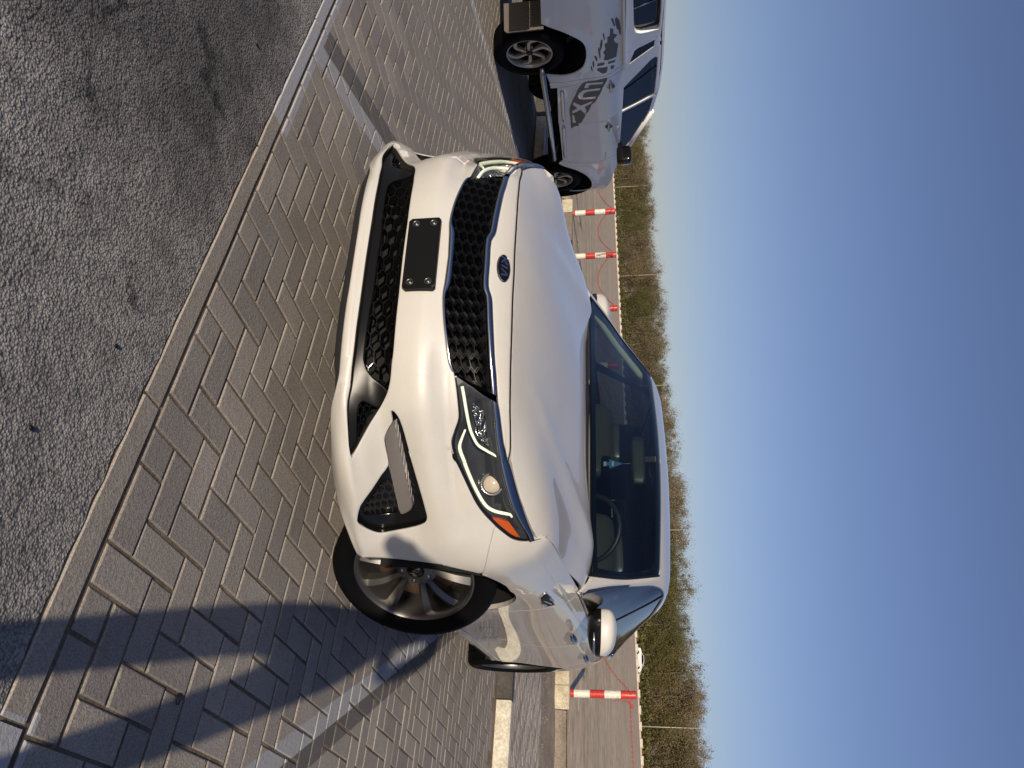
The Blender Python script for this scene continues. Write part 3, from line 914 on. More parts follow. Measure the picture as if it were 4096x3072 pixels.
# ------------------------------------------------------------------ headlights
def closed(a, b): return np.concatenate([a, np.asarray(b)[::-1]])
hlb = smooth_line(hl_bot, 3); hlt = smooth_line(hl_topi, 2)
side_in = S.inv(Zp(A6, [(385,325),(640,500),(890,662)]))
hl_poly = np.concatenate([hlb[1:-2], S.inv(Zp(A8, [(1392,1200)])), hlt[::-1][1:], side_in[::-1][1:]])
def bowl(uv): # shallow at rim, deep in the middle
    d = segdist(uv, hl_poly)
    return -np.clip(d * 1.1, 0, .055)
for sg in (1, -1):
    hl = MB()
    q = MB()
    P = MB(); panel(P, S, hl_poly, h=.02, he=.012, off=-.006, flange=0, off_fn=bowl, tilt=0)
    n0 = len(P.v)
    # keep one side only
    def side(MBx, s_):
        if s_ == -1:
            MBx.v = [(x, -y, z) for x, y, z in MBx.v]; MBx.f = [f[::-1] for f in MBx.f]
            MBx.n = {k_: (a, -b_, c) for k_, (a, b_, c) in MBx.n.items()}
        return MBx
    root = side(P, sg).build('headlight', M_HOUSE, car)
    C = MB(); panel(C, S, hl_poly, h=.03, off=.001, flange=.006, tilt=.3); side(C, sg).build('lens_cover', M_LENS, root)
    bl = soften(resamp(hlb[1:-2], 90), 3); nn = np.gradient(bl, axis=0); nn /= np.linalg.norm(nn, axis=1)[:, None]; perp = soften(np.stack([-nn[:, 1], nn[:, 0]], 1), 12)
    wv_ = np.interp(np.linspace(0, 1, 90), [0, .25, .45, .8, 1], [.006, .010, .012, .012, .006])
    sgn = 1 if perp[45, 1] > 0 else -1
    ribbon(S, bl, bl + perp * sgn * wv_[:, None], -.005, .004, 90, False, side=sg).build('lamp_edge', M_BLACK, root, autosmooth=1.0)
    def bar(pts, w, nm='light_guide', mtl=M_LED, off=-.016, r=None):
        Pp = smooth_line(S.inv(pts), 4)
        X = S.f(Pp) + S.nrm(Pp) * off
        k_ = MB(); ws = np.interp(np.linspace(0, 1, len(X)), np.linspace(0, 1, len(w)), w)
        k_.tube(X, list(ws), 8, 0, True, .8); side(k_, sg).build(nm, mtl, root)
    bar(Zp(A6, [(500,480),(527,640),(560,850),(600,1050),(645,1175),(710,1285),(830,1360),(905,1400),(962,1432)]), [.0065, .0065, .006, .005, .004])
    bar(Zp(A6, [(540,1075),(492,1200),(466,1290),(477,1370),(535,1520)]) + Zp(A8, [(530,190),(600,370),(690,570),(775,720),(850,800),(960,850),(1080,875),(1150,890),(1172,918)]), [.004, .0075, .0075, .007, .006, .0045])
    # projector
    pu = S.inv(Zp(A8, [(915,515)]))[0]; po = S.f(pu[None])[0]; pn = S.nrm(pu[None])[0]
    po = po * [1, sg, 1]; pn = pn * [1, sg, 1]
    ax = np.array([.93, .34 * sg, .05]); ax /= np.linalg.norm(ax)
    Rm = Vector(ax).to_track_quat('X', 'Z').to_matrix()
    def lathe_at(prof, m_, nm, par, c, n=28):
        k_ = MB(); k_.lathe(prof, n, 0, 'x')
        V = np.array(k_.v) @ np.array(Rm).T + c; k_.v = [tuple(p) for p in V]
        return k_.build(nm, m_, par)
    cc = po - pn * .040
    sp = [(.030 * math.sin(a), .030 * math.cos(a) * .55) for a in np.linspace(math.pi / 2, 0.001, 8)]
    lathe_at(sp, M_PROJ, 'projector_lens', root, cc)
    lathe_at([(.030, -.012), (.031, .004), (.037, .010), (.039, .003), (.042, -.02)], M_REFL, 'projector_ring', root, cc)
    # inner bulb reflector
    ru = S.inv(Zp(A6, [(850,1100)]))[0]; ro = (S.f(ru[None])[0] - S.nrm(ru[None])[0] * .045) * [1, sg, 1]
    lathe_at([(.004, -.03), (.010, -.028), (.022, -.012), (.031, .006), (.033, .010), (.034, .004)], M_REFL, 'bulb_reflector', root, ro)
    lathe_at([(.0001, .018), (.006, .014), (.008, .0), (.008, -.02)], M_BRIGHT, 'bulb', root, ro, 12)
    k_ = MB()
    rp = S.inv(Zp(A6, [(640,710),(720,790),(865,880),(880,1010),(930,1090),(945,1330),(850,1310),(730,1230),(690,1050),(640,850)]))
    panel(k_, S, rp, h=.012, he=.012, off=-.030, flange=.0, tilt=.8, off_fn=lambda uv: .006 * np.sin(uv[:, 0] * 420) * np.cos(uv[:, 1] * 300))
    side(k_, sg).build('faceted_reflector', M_REFL, root)
    k_ = MB(); panel(k_, S, S.inv(Zp(A8, [(895,912),(1010,930),(1115,962),(1155,1012),(1210,1090),(1268,1165),(1210,1158),(1135,1118),(1060,1060),(975,990)])), h=.02, off=-.003, flange=.012, tilt=.4)
    side(k_, sg).build('side_reflector', M_AMBER, root)

# ------------------------------------------------------------------ fenders, doors, quarters
panels_z = lambda u0, u1, n=12: [(u, 0) for u in np.linspace(u0, u1, n)]
xs_of = lambda u: S.f(np.array([[u, .7]]))[0, 0]
dgp = smooth_line(doorgap, 3)            # front door's front gap, top -> down
dg_low = dgp[-1]
dg_full = np.concatenate([dgp, [(dg_low[0] + .01, .40), (dg_low[0] + .015, SILL + .095)]])
bgap = np.concatenate([S.inv(Zp((2150, 2150), [(400,1190)], kB)), T((B3, [(1580,775),(1340,792),(1000,755),(750,700),(560,665),(420,700)]))])
bgap = smooth_line(bgap, 3)
bgap = np.concatenate([[(bgap[0, 0] - .02, belt_z(xs_of(bgap[0, 0])))], bgap])
b_top_u = bgap[0, 0]
arch_r_top = arc(-2.805, .335, .372, 205, -18, 30)
arch_front_rear = arc(0, .345, .392, 78, 186, 16)
fz = dg_full[-1]
fen_out = np.concatenate([
    bump_top[-1:] + G2,
    smooth_line(hl_bot, 3)[k_seam + 1 - n_chr:],
    smooth_line(gap_hf, 3)[1:],
    dgp[1:] - G2, [(dg_low[0] + .01 - .0015, .40), (dg_low[0] + .0135, SILL + .095), (dg_low[0] + .012, SILL)],
    [(uo(-.42), SILL)],
    arch_front_rear[::-1],
    af[k_af:][::-1] + G2, sm[::-1][1:-1] + G2])
q = MB(); panel(q, S, fen_out, h=.03, he=.016, flange=.018, mirror=True, tilt=.35, off_fn=groove)
q.build('front_fender', M_PAINT, car)
sill_top = lambda u: SILL + .095 + .012 * math.sin(max(0, min(1, (u - uo(-.7)) / 1.4)) * math.pi)
def topline(u0, u1, n=10): return np.array([(u, belt_z(xs_of(u))) for u in np.linspace(u0, u1, n)])
u_b = b_top_u; u_bl = bgap[-1, 0]
rgap_x = -2.30
front_door = np.concatenate([dg_full + G2, [(u, sill_top(u)) for u in np.linspace(dg_low[0] + .03, u_bl - .002, 8)], bgap[::-1] - G2, topline(u_b - .004, dgp[0, 0] + .002, 10)[1:]])
q = MB(); panel(q, S, front_door, h=.035, he=.02, flange=.015, mirror=True, tilt=.3, off_fn=groove)
q.build('front_door', M_PAINT, car)
ra = arc(-2.805, .335, .385, 35, 12, 4)
rear_gap = np.array([(uo(-2.66), .985), (uo(-2.64), .90), (uo(-2.56), .80)] + [(uo(-2.805 + .40 * math.cos(math.radians(a))), .335 + .40 * math.sin(math.radians(a))) for a in (60, 40, 20, 2)] + [(uo(-2.39), sill_top(uo(-2.39)))])
rear_door = np.concatenate([[(b_top_u + .004, bgap[0, 1])], bgap[1:] + G2, [(u, sill_top(u)) for u in np.linspace(u_bl + .004, uo(-2.39) - .01, 6)], rear_gap[::-1] - G2, topline(rear_gap[0, 0] - .01, b_top_u + .01, 10)])
q = MB(); panel(q, S, rear_door, h=.035, he=.02, flange=.015, mirror=True, tilt=.3, off_fn=groove)
q.build('rear_door', M_PAINT, car)
quarter = np.concatenate([rear_gap + G2, [(uo(-2.805 + .372 * math.cos(math.radians(-14))), .245)], arc(-2.805, .335, .372, -8, 200, 30), [(uo(-3.2), .22), (uo(-3.5), .24), (BU[21], .26), (BU[22], .27), (BU[-1] * .984, .27), (BU[-1] * .984, .97), (BU[22], .975), (BU[21], .99)], [(uo(x), belt_z(x)) for x in (-3.4, -3.2, -3.0, -2.8)]])
q = MB(); panel(q, S, quarter, h=.045, he=.025, flange=.015, mirror=True, tilt=.3)
q.build('rear_quarter', M_PAINT, car)
# sills
q = MB()
sp = np.concatenate([[(u, sill_top(u) - .003) for u in np.linspace(dg_low[0] + .016, uo(-2.40), 14)], [(uo(-2.40), SILL + .02), (uo(-2.36), SILL)], [(dg_low[0] + .014, SILL)]])
panel(q, S, sp, h=.04, flange=.05, mirror=True, tilt=.5, off=.004, off_fn=lambda uv: .012 * np.exp(-((uv[:, 1] - SILL - .035) / .02) ** 2))
q.build('sill_panel', M_PAINT, car)
# dark inner body
q = MB()
for sg in (1, -1):
    L = [(u, z) for u in np.linspace(uo(.40) - .0, BU[-1] * .97, 40) for z in (.22, .90)]
    U = np.linspace(.05, BU[-1] * .97, 70)
    for za, zb in ((.33, .62), (.62, .90)):
        pass
q2 = []
def inner(ua, ub, za, zb, dep=.03, n=24):
    U = np.linspace(ua, ub, n)
    for sg in (1, -1):
        ms = np.array([1, sg, 1])
        a = S.f(np.stack([U, np.full(n, za)], 1)); b_ = S.f(np.stack([U, np.full(n, zb)], 1))
        a = a - S.nrm(np.stack([U, np.full(n, za)], 1)) * dep; b_ = b_ - S.nrm(np.stack([U, np.full(n, zb)], 1)) * dep
        q.add(list(a * ms) + list(b_ * ms), [(i, i + 1, n + i + 1, n + i) for i in range(n - 1)])
inner(uo(-.45), uo(-2.38), .22, .94); inner(uo(-3.2), BU[-1] * .97, .28, .94)
q.box((-1.4, 0, .25), (1.9, 1.6, .06)); q.box((-3.4, 0, .32), (.6, 1.3, .1))
# wheel arch liners
for xc, r in ((0, .40), (-2.805, .38)):
    for sg in (1, -1):
        n = 20; vs = []
        for yy in (.90, .55):
            for t_ in np.linspace(math.radians(-25 if xc else -4), math.radians(200), n):
                vs.append((xc + r * math.cos(t_), sg * yy, .345 + r * math.sin(t_)))
        q.add(vs, [(i, i + 1, n + i + 1, n + i) for i in range(n - 1)], 0, True)
        q.add([(xc + r * math.cos(t_), sg * .55, .345 + r * math.sin(t_)) for t_ in np.linspace(math.radians(-16), math.radians(196), n)], [tuple(range(n))])
q.build('inner_body', M_VOID, car)

# ------------------------------------------------------------------ bonnet
def tps_fit(P, z, lam=1e-4):
    P = np.array(P, float); n = len(P)
    def U_(r2): return np.where(r2 < 1e-12, 0, r2 * np.log(r2 + 1e-12))
    K = U_(((P[:, None] - P[None]) ** 2).sum(-1)) + lam * np.eye(n)
    Q = np.concatenate([np.ones((n, 1)), P], 1)
    A = np.block([[K, Q], [Q.T, np.zeros((3, 3))]])
    w = np.linalg.solve(A, np.concatenate([z, [0, 0, 0]]))
    return lambda q: U_(((q[:, None] - P[None]) ** 2).sum(-1)) @ w[:n] + w[n] + q @ w[n + 1:]
hgX = S.f(hood_gap); hlX = S.f(hl_top[k_hl:]); ghX = S.f(gap_hf)
ctrl = [tuple(p) for p in hgX] + [tuple(p) for p in hlX[::1]] + [tuple(p) for p in ghX[2:]]
cz = spline1([.80, .70, .55, .35, .15, -.05, -.22], [.829, .858, .892, .928, .958, .984, 1.000])
for x_ in (.70, .55, .35, .15, -.05, -.20):
    ctrl.append((x_, 0.0, float(cz(x_)[0])))
    ctrl.append((x_, .22, float(cz(x_)[0]) - .004))
for x_, y_, dz in ((.55, .42, .024), (.35, .46, .022), (.15, .49, .019), (-.05, .52, .016), (-.2, .55, .013), (.35, .62, .045), (.15, .66, .036), (-.05, .68, .030), (-.25, .70, .022), (-.40, .45, -.004), (-.52, .70, -.004)):
    ctrl.append((x_, y_, float(cz(max(x_, -.22))[0]) - dz))
ctrl = np.array([c for c in ctrl])
full = np.concatenate([ctrl, ctrl[ctrl[:, 1] > .01] * [1, -1, 1]])
# drop near-duplicates
keep = []
for i, p in enumerate(full):
    if all(np.hypot(*(p[:2] - full[j][:2])) > .03 for j in keep): keep.append(i)
full = full[keep]
def poly_fit(P, z, w):
    def bas(q): 
        x = q[:, 0]; y2 = (q[:, 1] / .8) ** 2
        return np.stack([x ** i * y2 ** j for i in range(5) for j in range(4)], 1)
    A = bas(P) * w[:, None]; R_ = np.eye(20) * .02; R_[0, 0] = 0
    c_ = np.linalg.lstsq(np.concatenate([A, R_]), np.concatenate([z * w, np.zeros(20)]), rcond=None)[0]
    return lambda q: bas(q) @ c_
n_e = len(hgX) + len(hlX) + len(ghX) - 2
edge = np.array([1.0 if i >= n_e else 4.0 for i in range(len(ctrl))]); wf = np.concatenate([edge, edge[ctrl[:, 1] > .01]])[keep]
hz = poly_fit(full[:, :2], full[:, 2], wf)
def H_f(q_):
    q_ = np.atleast_2d(q_); return np.stack([q_[:, 0], q_[:, 1], hz(q_)], 1)
HD = Surf(H_f, (-.6, .9, -.9, .9), 120, 120)
if HD.nrm(np.array([[.2, 0.]]))[0, 2] < 0: HD.flip = True
xy = lambda X: np.stack([X[:, 0], X[:, 1]], 1)
hood_l = np.concatenate([xy(S.f(smooth_line(hood_gap, 3)))[:], xy(S.f(hl_top[k_hl:][1:-1])), xy(S.f(smooth_line(gap_hf, 3)))[1:]])
hood_l = hood_l + np.array([-.0065, -.003])
hood_l[0] = [hood_l[0, 0], 0]
cowl = np.array([(-.505, .735), (-.47, .66), (-.37, .50), (-.27, .30), (-.21, .14), (-.19, 0)])
hood_l = np.concatenate([hood_l, cowl])
hood_r = hood_l[::-1].copy(); hood_r[:, 1] *= -1
hood = np.concatenate([hood_l, hood_r[1:-1]])
def hood_relief(uv):
    x, y = uv[:, 0], np.abs(uv[:, 1])
    # sculpted line rising from the lamp to the screen corner
    yc = np.interp(-x, [-.75, -.4, 0, .4], [.30, .40, .50, .60])
    return -.0022 * np.clip((x - .35) / .2, 0, 1) + .0045 * np.exp(-((y - yc) / .05) ** 2) * np.clip((.72 - x) / .25, 0, 1) - .004 * np.exp(-((y - yc - .11) / .07) ** 2) * np.clip((.5 - x) / .25, 0, 1)
q = MB(); panel(q, HD, hood, h=.035, he=.018, flange=.014, tilt=.35, off_fn=hood_relief)
q.build('bonnet', M_PAINT, car)
hgs = symm(smooth_line(hood_gap, 3))
ribbon(S, hgs - [0, .0036], hgs - [0, .0002], .0030, .0006, 200, False).build('bonnet_gap_shade', M_VOID, car, autosmooth=1.0)  # raised black ribbon, paints the shade of the open gap before the bonnet
# near-black sheet that paints shade into the gaps under the bonnet edges
q = MB()
for sg in (1, -1):
    ms = np.array([1, sg, 1])
    L3 = np.concatenate([S.f(smooth_line(hood_gap, 2)), S.f(hl_top[k_hl:]), S.f(gap_hf)])
    a = L3 + [0.012, .012, -.014]; b_ = L3 + [-.05, -.05, -.02]
    n = len(L3)
    q.add(list(a * ms) + list(b_ * ms), [(i, i + 1, n + i + 1, n + i) for i in range(n - 1)])
q.build('bonnet_underside_shade', M_VOID, car)
# cowl
q = MB()
ca = np.array([(-.17, 0, .998), (-.25, .30, .996), (-.36, .5, .990), (-.49, .74, .972)]); cb = np.array([(-.25, 0, 1.026), (-.33, .30, 1.024), (-.45, .5, 1.018), (-.55, .72, 1.004)])
for sg in (1, -1):
    q.add(list(ca * [1, sg, 1]) + list(cb * [1, sg, 1]), [(i, i + 1, 4 + i + 1, 4 + i) for i in range(3)])
q.build('cowl', M_SATIN, car)
q = MB()
for y0, y1, xx in ((.62, -.02, -.30), (-.08, -.66, -.27)):
    pts = [(-.235 - .28 * (abs(t_) / .74) ** 2, t_, 1.013 - .02 * abs(t_)) for t_ in np.linspace(y0, y1, 14)]
    q.tube(pts, .007, 6)
q.build('wiper', M_SATIN, car)

# ------------------------------------------------------------------ greenhouse
kz = (2150, 2150)
ws_in = GH.inv([(2362, 1995), (2364, 2180)] + Zp(kz, [(585,362)], kB))
E_R = .60
def rect_ws(a0, a1, r0):
    half = [(a0, 1.30)] + [(a0, r) for r in np.linspace(1.2, r0 + .05, 8)] + [(a0 + .01, r0)] + [(a, r0) for a in np.linspace(a0 + .08, a1 - .08, 10)] + [(a1 - .015, r0 + .005)] + [(a1, r) for r in np.linspace(r0 + .05, 1.2, 8)] + [(a1, 1.30)]
    half = np.array(half)
    other = half[::-1].copy(); other[:, 1] = 2.60 - other[:, 1]
    return np.concatenate([half, other[1:-1]])
wsn = rect_ws(.0, 1.003, .635)
q = MB(); panel(q, GH, wsn, h=.05, he=.03, off=.0005, flange=.0)
ws = q.build('windscreen', M_WS, car)
q = MB(); panel(q, GH, rect_ws(-.004, 1.0, .615), [rect_ws(.055, .90, .665)], h=.05, he=.03, off=-.003, flange=0)
q.build('windscreen_border', M_BLACK, ws)
q = MB()
for half in (1, -1):
    pr = [(.0, .612), (.9999, .612), (.9999, .637), (.0, .637)]
    P_ = np.concatenate([dens(pr[:2], .04, False)[:-1], dens(pr[1:3], .03, False)[:-1], dens(pr[2:], .04, False)])
    if half == -1: P_ = P_[::-1] * [1, -1] + [0, 2.60]
    panel(q, GH, P_, h=.05, off=.003, flange=.006)
q.build('pillar_moulding', M_BLACK, car)
# window outlines on the side (a, r)
dlo_top = [(460,612),(580,592),(700,577),(950,546),(1150,536),(1290,536),(1350,552),(1392,590),(1400,650),(1385,690),(1330,780),(1230,900),(1170,960)]
dt = GH.inv(Zp(kz, dlo_top, kB))
dend = np.array([(2.52, .385), (2.75, .30), (2.93, .20), (3.0, .10), (2.96, .03), (2.85, .015)])
dlo_bot = np.array([(a, .012) for a in np.linspace(2.75, .075, 16)])
dt = dt[dt[:, 0] < 2.45]; dt = dt[dt[:, 0] > .10]; dt = np.concatenate([[(.075, .16), (.085, .32)], dt])
dlo = np.concatenate([smooth_line(dt, 2), dend, dlo_bot])
# roof + pillars shell: everything above the belt minus windows and screen
def side_loop(P): # keep as is
    return P
roof_o = np.concatenate([[(a, 0.0) for a in np.linspace(.0, 3.62, 40)], [(3.62, r) for r in np.linspace(.1, 1.3, 10)]])
# left half outline: belt (r=0) front->back, back edge, centre line
lh = np.concatenate([[(a, 0.001) for a in np.linspace(0.0, 3.0, 34)], [(3.0, r) for r in np.linspace(.06, 1.3, 14)], [(a, 1.3) for a in np.linspace(2.9, 1.02, 18)], [(1.004, r) for r in np.linspace(1.28, .60, 12)], [(a, .608) for a in np.linspace(.96, .0, 14)], [(0.0, r) for r in np.linspace(.5, .1, 5)]])
q = MB(); panel(q, GH, lh, [dlo], h=.04, he=.025, flange=0.012, mirror=True, tilt=.0)
q.build('roof_and_pillars', M_PAINT, car)
rl = np.concatenate([[(a, .001) for a in np.linspace(3.003, 3.62, 8)], [(3.62, r) for r in np.linspace(.1, 1.3, 10)], [(a, 1.3) for a in np.linspace(3.55, 3.003, 8)]])
q = MB(); panel(q, GH, rl, h=.06, flange=.012, mirror=True, tilt=.2)
q.build('boot_lid', M_PAINT, car)
# rear screen laid on
rs = rect_ws(2.16, 2.92, .70)
q = MB(); panel(q, GH, rs, h=.06, off=.003, flange=.004)
q.build('rear_screen', M_SIDEGL, car)
# side windows: chrome frame, rubber, glass
def inset_poly(P, d):
    P = np.asarray(P); n = len(P)
    t_ = np.roll(P, -1, 0) - np.roll(P, 1, 0); t_ /= np.linalg.norm(t_, axis=1)[:, None] + 1e-12
    nn_ = np.stack([-t_[:, 1], t_[:, 0]], 1)
    area = .5 * np.sum(P[:, 0] * np.roll(P[:, 1], -1) - np.roll(P[:, 0], -1) * P[:, 1])
    return P + nn_ * d * (1 if area > 0 else -1)
dlo_d = dens(dlo, .04)
i1 = inset_poly(dlo_d, .012); i2 = inset_poly(dlo_d, .022)
i1[:, 1] = np.maximum(i1[:, 1], .018); i2[:, 1] = np.maximum(i2[:, 1], .03)
q = ribbon(GH, np.concatenate([dlo_d, dlo_d[:1]]), np.concatenate([i1, i1[:1]]), .001, .003, 160, True); q.build('window_trim', M_CHROME, car, autosmooth=1.0)
q = MB(); panel(q, GH, i1, [i2], h=.05, off=-.002, flange=.01, mirror=True); q.build('window_seal', M_SATIN, car)
q = MB(); panel(q, GH, i2, h=.06, off=-.006, flange=0, mirror=True); q.build('side_glass', M_SIDEGL, car)
q = MB()
pil = np.array([(1.30, .03), (1.42, .03), (1.46, .44), (1.41, .44)])
panel(q, GH, pil, h=.05, off=-.001, flange=.006, mirror=True)
q.build('door_pillar', M_BLACK, car)
q = MB(); panel(q, GH, np.array([(.03, .02), (.62, .02), (.56, .475), (.25, .475), (.06, .45)]), h=.04, he=.03, off=.0015, flange=.006, mirror=True); q.build('mirror_sail', M_BLACK, car)

# ------------------------------------------------------------------ door mirrors
def mirror_geo(sg):
    c = np.array([-.60, 1.045, 1.045])
    # shell: lofted rounded sections across the width (y)
    secs = []
    ys = [.805, .835, .88, .935, .985, 1.015, 1.03]
    zt = [1.078, 1.098, 1.106, 1.103, 1.090, 1.066, 1.038]; zb = [.985, .968, .958, .958, .966, .982, 1.002]
    xf = [-.90, -.875, -.862, -.868, -.888, -.918, -.95]; xb = [-.97, -.99, -1.0, -1.0, -1.0, -1.0, -1.0]
    n = 20; q = MB(); vs = []
    for y_, t_, b_, f_, k_ in zip(ys, zt, zb, xf, xb):
        zc_ = (t_ + b_) / 2; hz_ = (t_ - b_) / 2
        for j in range(n):
            a = 2 * math.pi * j / n
            cx, cz_ = math.cos(a), math.sin(a)
            e = .5
            zz = zc_ + hz_ * math.copysign(abs(cz_) ** e, cz_)
            xx = k_ + (f_ - k_) * (.15 + .85 * max(cx, 0) ** .8) if cx > 0 else k_ + .15 * (f_ - k_) * (1 + cx) - .01
            vs.append((xx, sg * y_, zz))
    fs = []; m_ = len(ys)
    for i in range(m_ - 1):
        for j in range(n):
            f = (i * n + j, i * n + (j + 1) % n, (i + 1) * n + (j + 1) % n, (i + 1) * n + j)
            fs.append(f if sg == 1 else f[::-1])
    fs.append(tuple(range(n))[::-1] if sg == 1 else tuple(range(n))); fs.append(tuple((m_ - 1) * n + j for j in range(n)))
    return vs, fs, n, m_
for sg in (1, -1):
    vs, fs, n, m_ = mirror_geo(sg)
    V = np.array(vs)
    mats_ = []
    q = MB(); q.v = [tuple(v) for v in vs]; q.f = [list(f) for f in fs]; q.sm = [True] * len(fs)
    for f in fs:
        zc_ = V[list(f), 2].mean(); yc_ = abs(V[list(f), 1]).mean(); xc_ = V[list(f), 0].mean()
        q.m.append(1 if zc_ < 1.018 or xc_ < -.985 else 0)
    root = q.build('door_mirror', [M_PAINT, M_BLACK], car, fix=True)
    md = root.modifiers.new('sub', 'SUBSURF'); md.levels = 2; md.render_levels = 2
    k_ = MB()
    k_.tube([(-.90, sg * .78, .968), (-.93, sg * .81, .972), (-.94, sg * .86, .985)], [.05, .04, .03], 12, flat=.5)
    k_.build('mirror_arm', M_BLACK, root)
    k_ = MB()
    k_.tube([(-.866, sg * .93, .998), (-.880, sg * .975, .996), (-.912, sg * 1.014, .994), (-.955, sg * 1.033, .994)], [.003, .006, .006, .004], 8)
    k_.build('turn_signal', M_BRIGHT, root)

# door handles
for xx in (-1.22, -2.08):
    for sg in (1, -1):
        u_ = uo(xx); zz = .875 if xx > -1.5 else .892
        q = MB()
        pts = []
        for t_ in np.linspace(-.105, .105, 9):
            p = S.f(np.array([[u_ - t_, zz - .004]]))[0]; pts.append((p[0], p[1] + .030 + .018 * (1 - (t_ / .105) ** 2), p[2] + .008 * (1 - (t_ / .105) ** 2)))
        pts = [(a, b_ * sg, c) for a, b_, c in pts]
        q.tube(pts, [.008, .014, .018, .018, .018, .018, .018, .014, .008], 10)
        q.build('door_handle', M_CHROME, car)
# fender vent
vt = S.inv(Zp((1900, 2000), [(556,800),(585,768),(618,750),(632,754),(662,800),(688,848),(680,858),(640,868),(604,873),(594,866),(572,835)], 1000 / 2074))
vts = vt - [0, .012]; vts[:, 1] = np.minimum(vts[:, 1], .882)
q = MB(); panel(q, S, vts, h=.02, off=.003, flange=.006, mirror=True, tilt=.6)
root = q.build('fender_vent', M_BRIGHT, car)
def c_in(P): return P.mean(0) + (P - P.mean(0)) * .84
q = MB(); panel(q, S, c_in(vts), h=.02, off=.0055, flange=0, mirror=True, tilt=.2); q.build('vent_panel', M_VOID, car)
q = MB()
c_ = vts.mean(0); 
for dz in (-.020, 0, .020):
    q = MB()
    for sg in (1, -1):
        P_ = np.array([(c_[0] + t_, c_[1] + dz + t_ * .15) for t_ in np.linspace(-.06, .06, 25)])
        ok = inpoly(P_, vts); P_ = P_[ok]
        if len(P_) > 1:
            X = S.f(P_) + S.nrm(P_) * .007; q.tube(X * [1, sg, 1], .0045, 6)
    if q.v: q.build('vent_slat', M_CHROME, car)

# ------------------------------------------------------------------ wheels
def wheel_mesh(parent, R=.330, Wd=.118, rim=.238, spokes=5, kind='twin', letters_on=True):
    """wheel centred on origin, outer face towards +y"""
    q = MB()
    prof = [(rim - .004, .085), (rim + .004, .098), (rim + .02, .108), (rim + .045, .117), (R - .035, .116), (R - .016, .106), (R - .005, .092), (R - .001, .085)]
    zs = [.085, .060, .058, .050, .048, .022, .020, .012, .010, -.010, -.012, -.020, -.022, -.048, -.050, -.058, -.060, -.085]
    for i_, a in enumerate(zs):
        groove = (i_ // 2) % 2 == 1
        prof.append((R - (.008 if (.048 < abs(a) < .06 or .010 < abs(a) < .022) and i_ not in (1, 2, 15, 16) else 0) - (.002 if abs(a) > .08 else 0), a))
    prof += [(R - .016, -.106), (R - .04, -.115), (rim + .02, -.108), (rim - .004, -.085), (rim - .012, -.08)]
    q.lathe(prof, 72, 0, 'y')
    ty = q.build('tyre', M_RUBBER, parent)
    q = MB()
    q.lathe([(rim + .002, .090), (rim + .003, .096), (rim - .003, .098), (rim - .010, .090), (rim - .016, .070), (rim - .020, .03), (rim - .022, -.08), (rim - .004, -.095)], 72, 0, 'y')
    q.lathe([(.086, .02), (.082, .052), (.060, .060), (.036, .063), (.034, .058), (.0, .058)], 40, 0, 'y')
    nsp = spokes
    for k in range(nsp):
        a0 = 2 * math.pi * k / nsp + math.radians(17)
        for s_ in (-1, 1):
            # each spoke: ridge between two flanks, twisting outwards
            a_in = a0 + s_ * .20; a_out = a0 + s_ * .30
            rows = []
            for t_ in np.linspace(0, 1, 6):
                r = .060 + (rim - .012 - .060) * t_
                a = a_in + (a_out - a_in) * t_
                w = .017 + .014 * t_ ** 1.5
                yy = .056 + .026 * math.sin(t_ * 2.2) * (1 - .25 * t_)
                cdir = np.array([math.cos(a), 0, math.sin(a)]); d = np.array([-math.sin(a), 0, math.cos(a)])
                p = cdir * r
                rows.append([p + d * w + [0, yy - .045, 0], p + d * w * .8 + [0, yy - .014, 0], p + d * (s_ * .1) * w + [0, yy + .002, 0], p - d * w * .8 + [0, yy - .014, 0], p - d * w + [0, yy - .045, 0]])
            b0 = len(q.v)
            q.add([v for r_ in rows for v in r_], [(i * 5 + j, i * 5 + j + 1, (i + 1) * 5 + j + 1, (i + 1) * 5 + j) for i in range(5) for j in range(4)], 0, False)
    rm = q.build('rim', M_ALLOY, parent, autosmooth=math.radians(28))
    q = MB()
    q.lathe([(.0, .066), (.030, .0655), (.033, .062), (.033, .05)], 32, 0, 'y')
    cap = q.build('centre_cap', M_BLACK, rm)
    fr2 = ((0, .0662, 0), (-1, 0, 0), (0, 0, 1), (0, 1, 0))
    if letters_on:
        a = math.radians(-48)
        X_ = np.array([-math.cos(a), 0, math.sin(a)]); Z_ = np.array([math.sin(a), 0, math.cos(a)])
        q = MB(); strokes(q, shear(KIA, 0, .68), ((0, .0662, 0), X_, Z_, (0, 1, 0)), 0, .0012); q.build('cap_lettering', M_BRIGHT, rm)
    for k in range(5):
        a = 2 * math.pi * k / 5 + math.radians(17 + 36)
        q = MB(); c = (math.cos(a) * .057, 0, math.sin(a) * .057)
        q.lathe([(.0001, .064), (.007, .063), (.009, .060), (.009, .045)], 8, 0, 'y', c)
        q.lathe([(.0145, .0605), (.0135, .050), (.009, .046)], 16, 0, 'y', c)
        q.build('lug_nut', M_REFL, rm)
    q = MB()
    q.lathe([(.05, .03), (.16, .03), (.162, .024), (.162, .005), (.05, .005)], 48, 0, 'y')
    q.build('brake_disc', M_DISC, parent)
    q = MB(); q.lathe([(.05, -.02), (rim - .03, -.022)], 40, 0, 'y'); q.build('wheel_backing', M_VOID, parent)
    return parent
def sub(name, parent, loc, rz):
    o = bpy.data.objects.new(name, None); COL.objects.link(o); o.parent = parent; o.location = loc; o.rotation_euler = (0, 0, rz); o.empty_display_size = .1
    return o
STEER = math.radians(-34)
nrm_ = np.array([math.sin(-STEER), math.cos(STEER)])
fc = np.array([.008, .832]) - nrm_ * .066
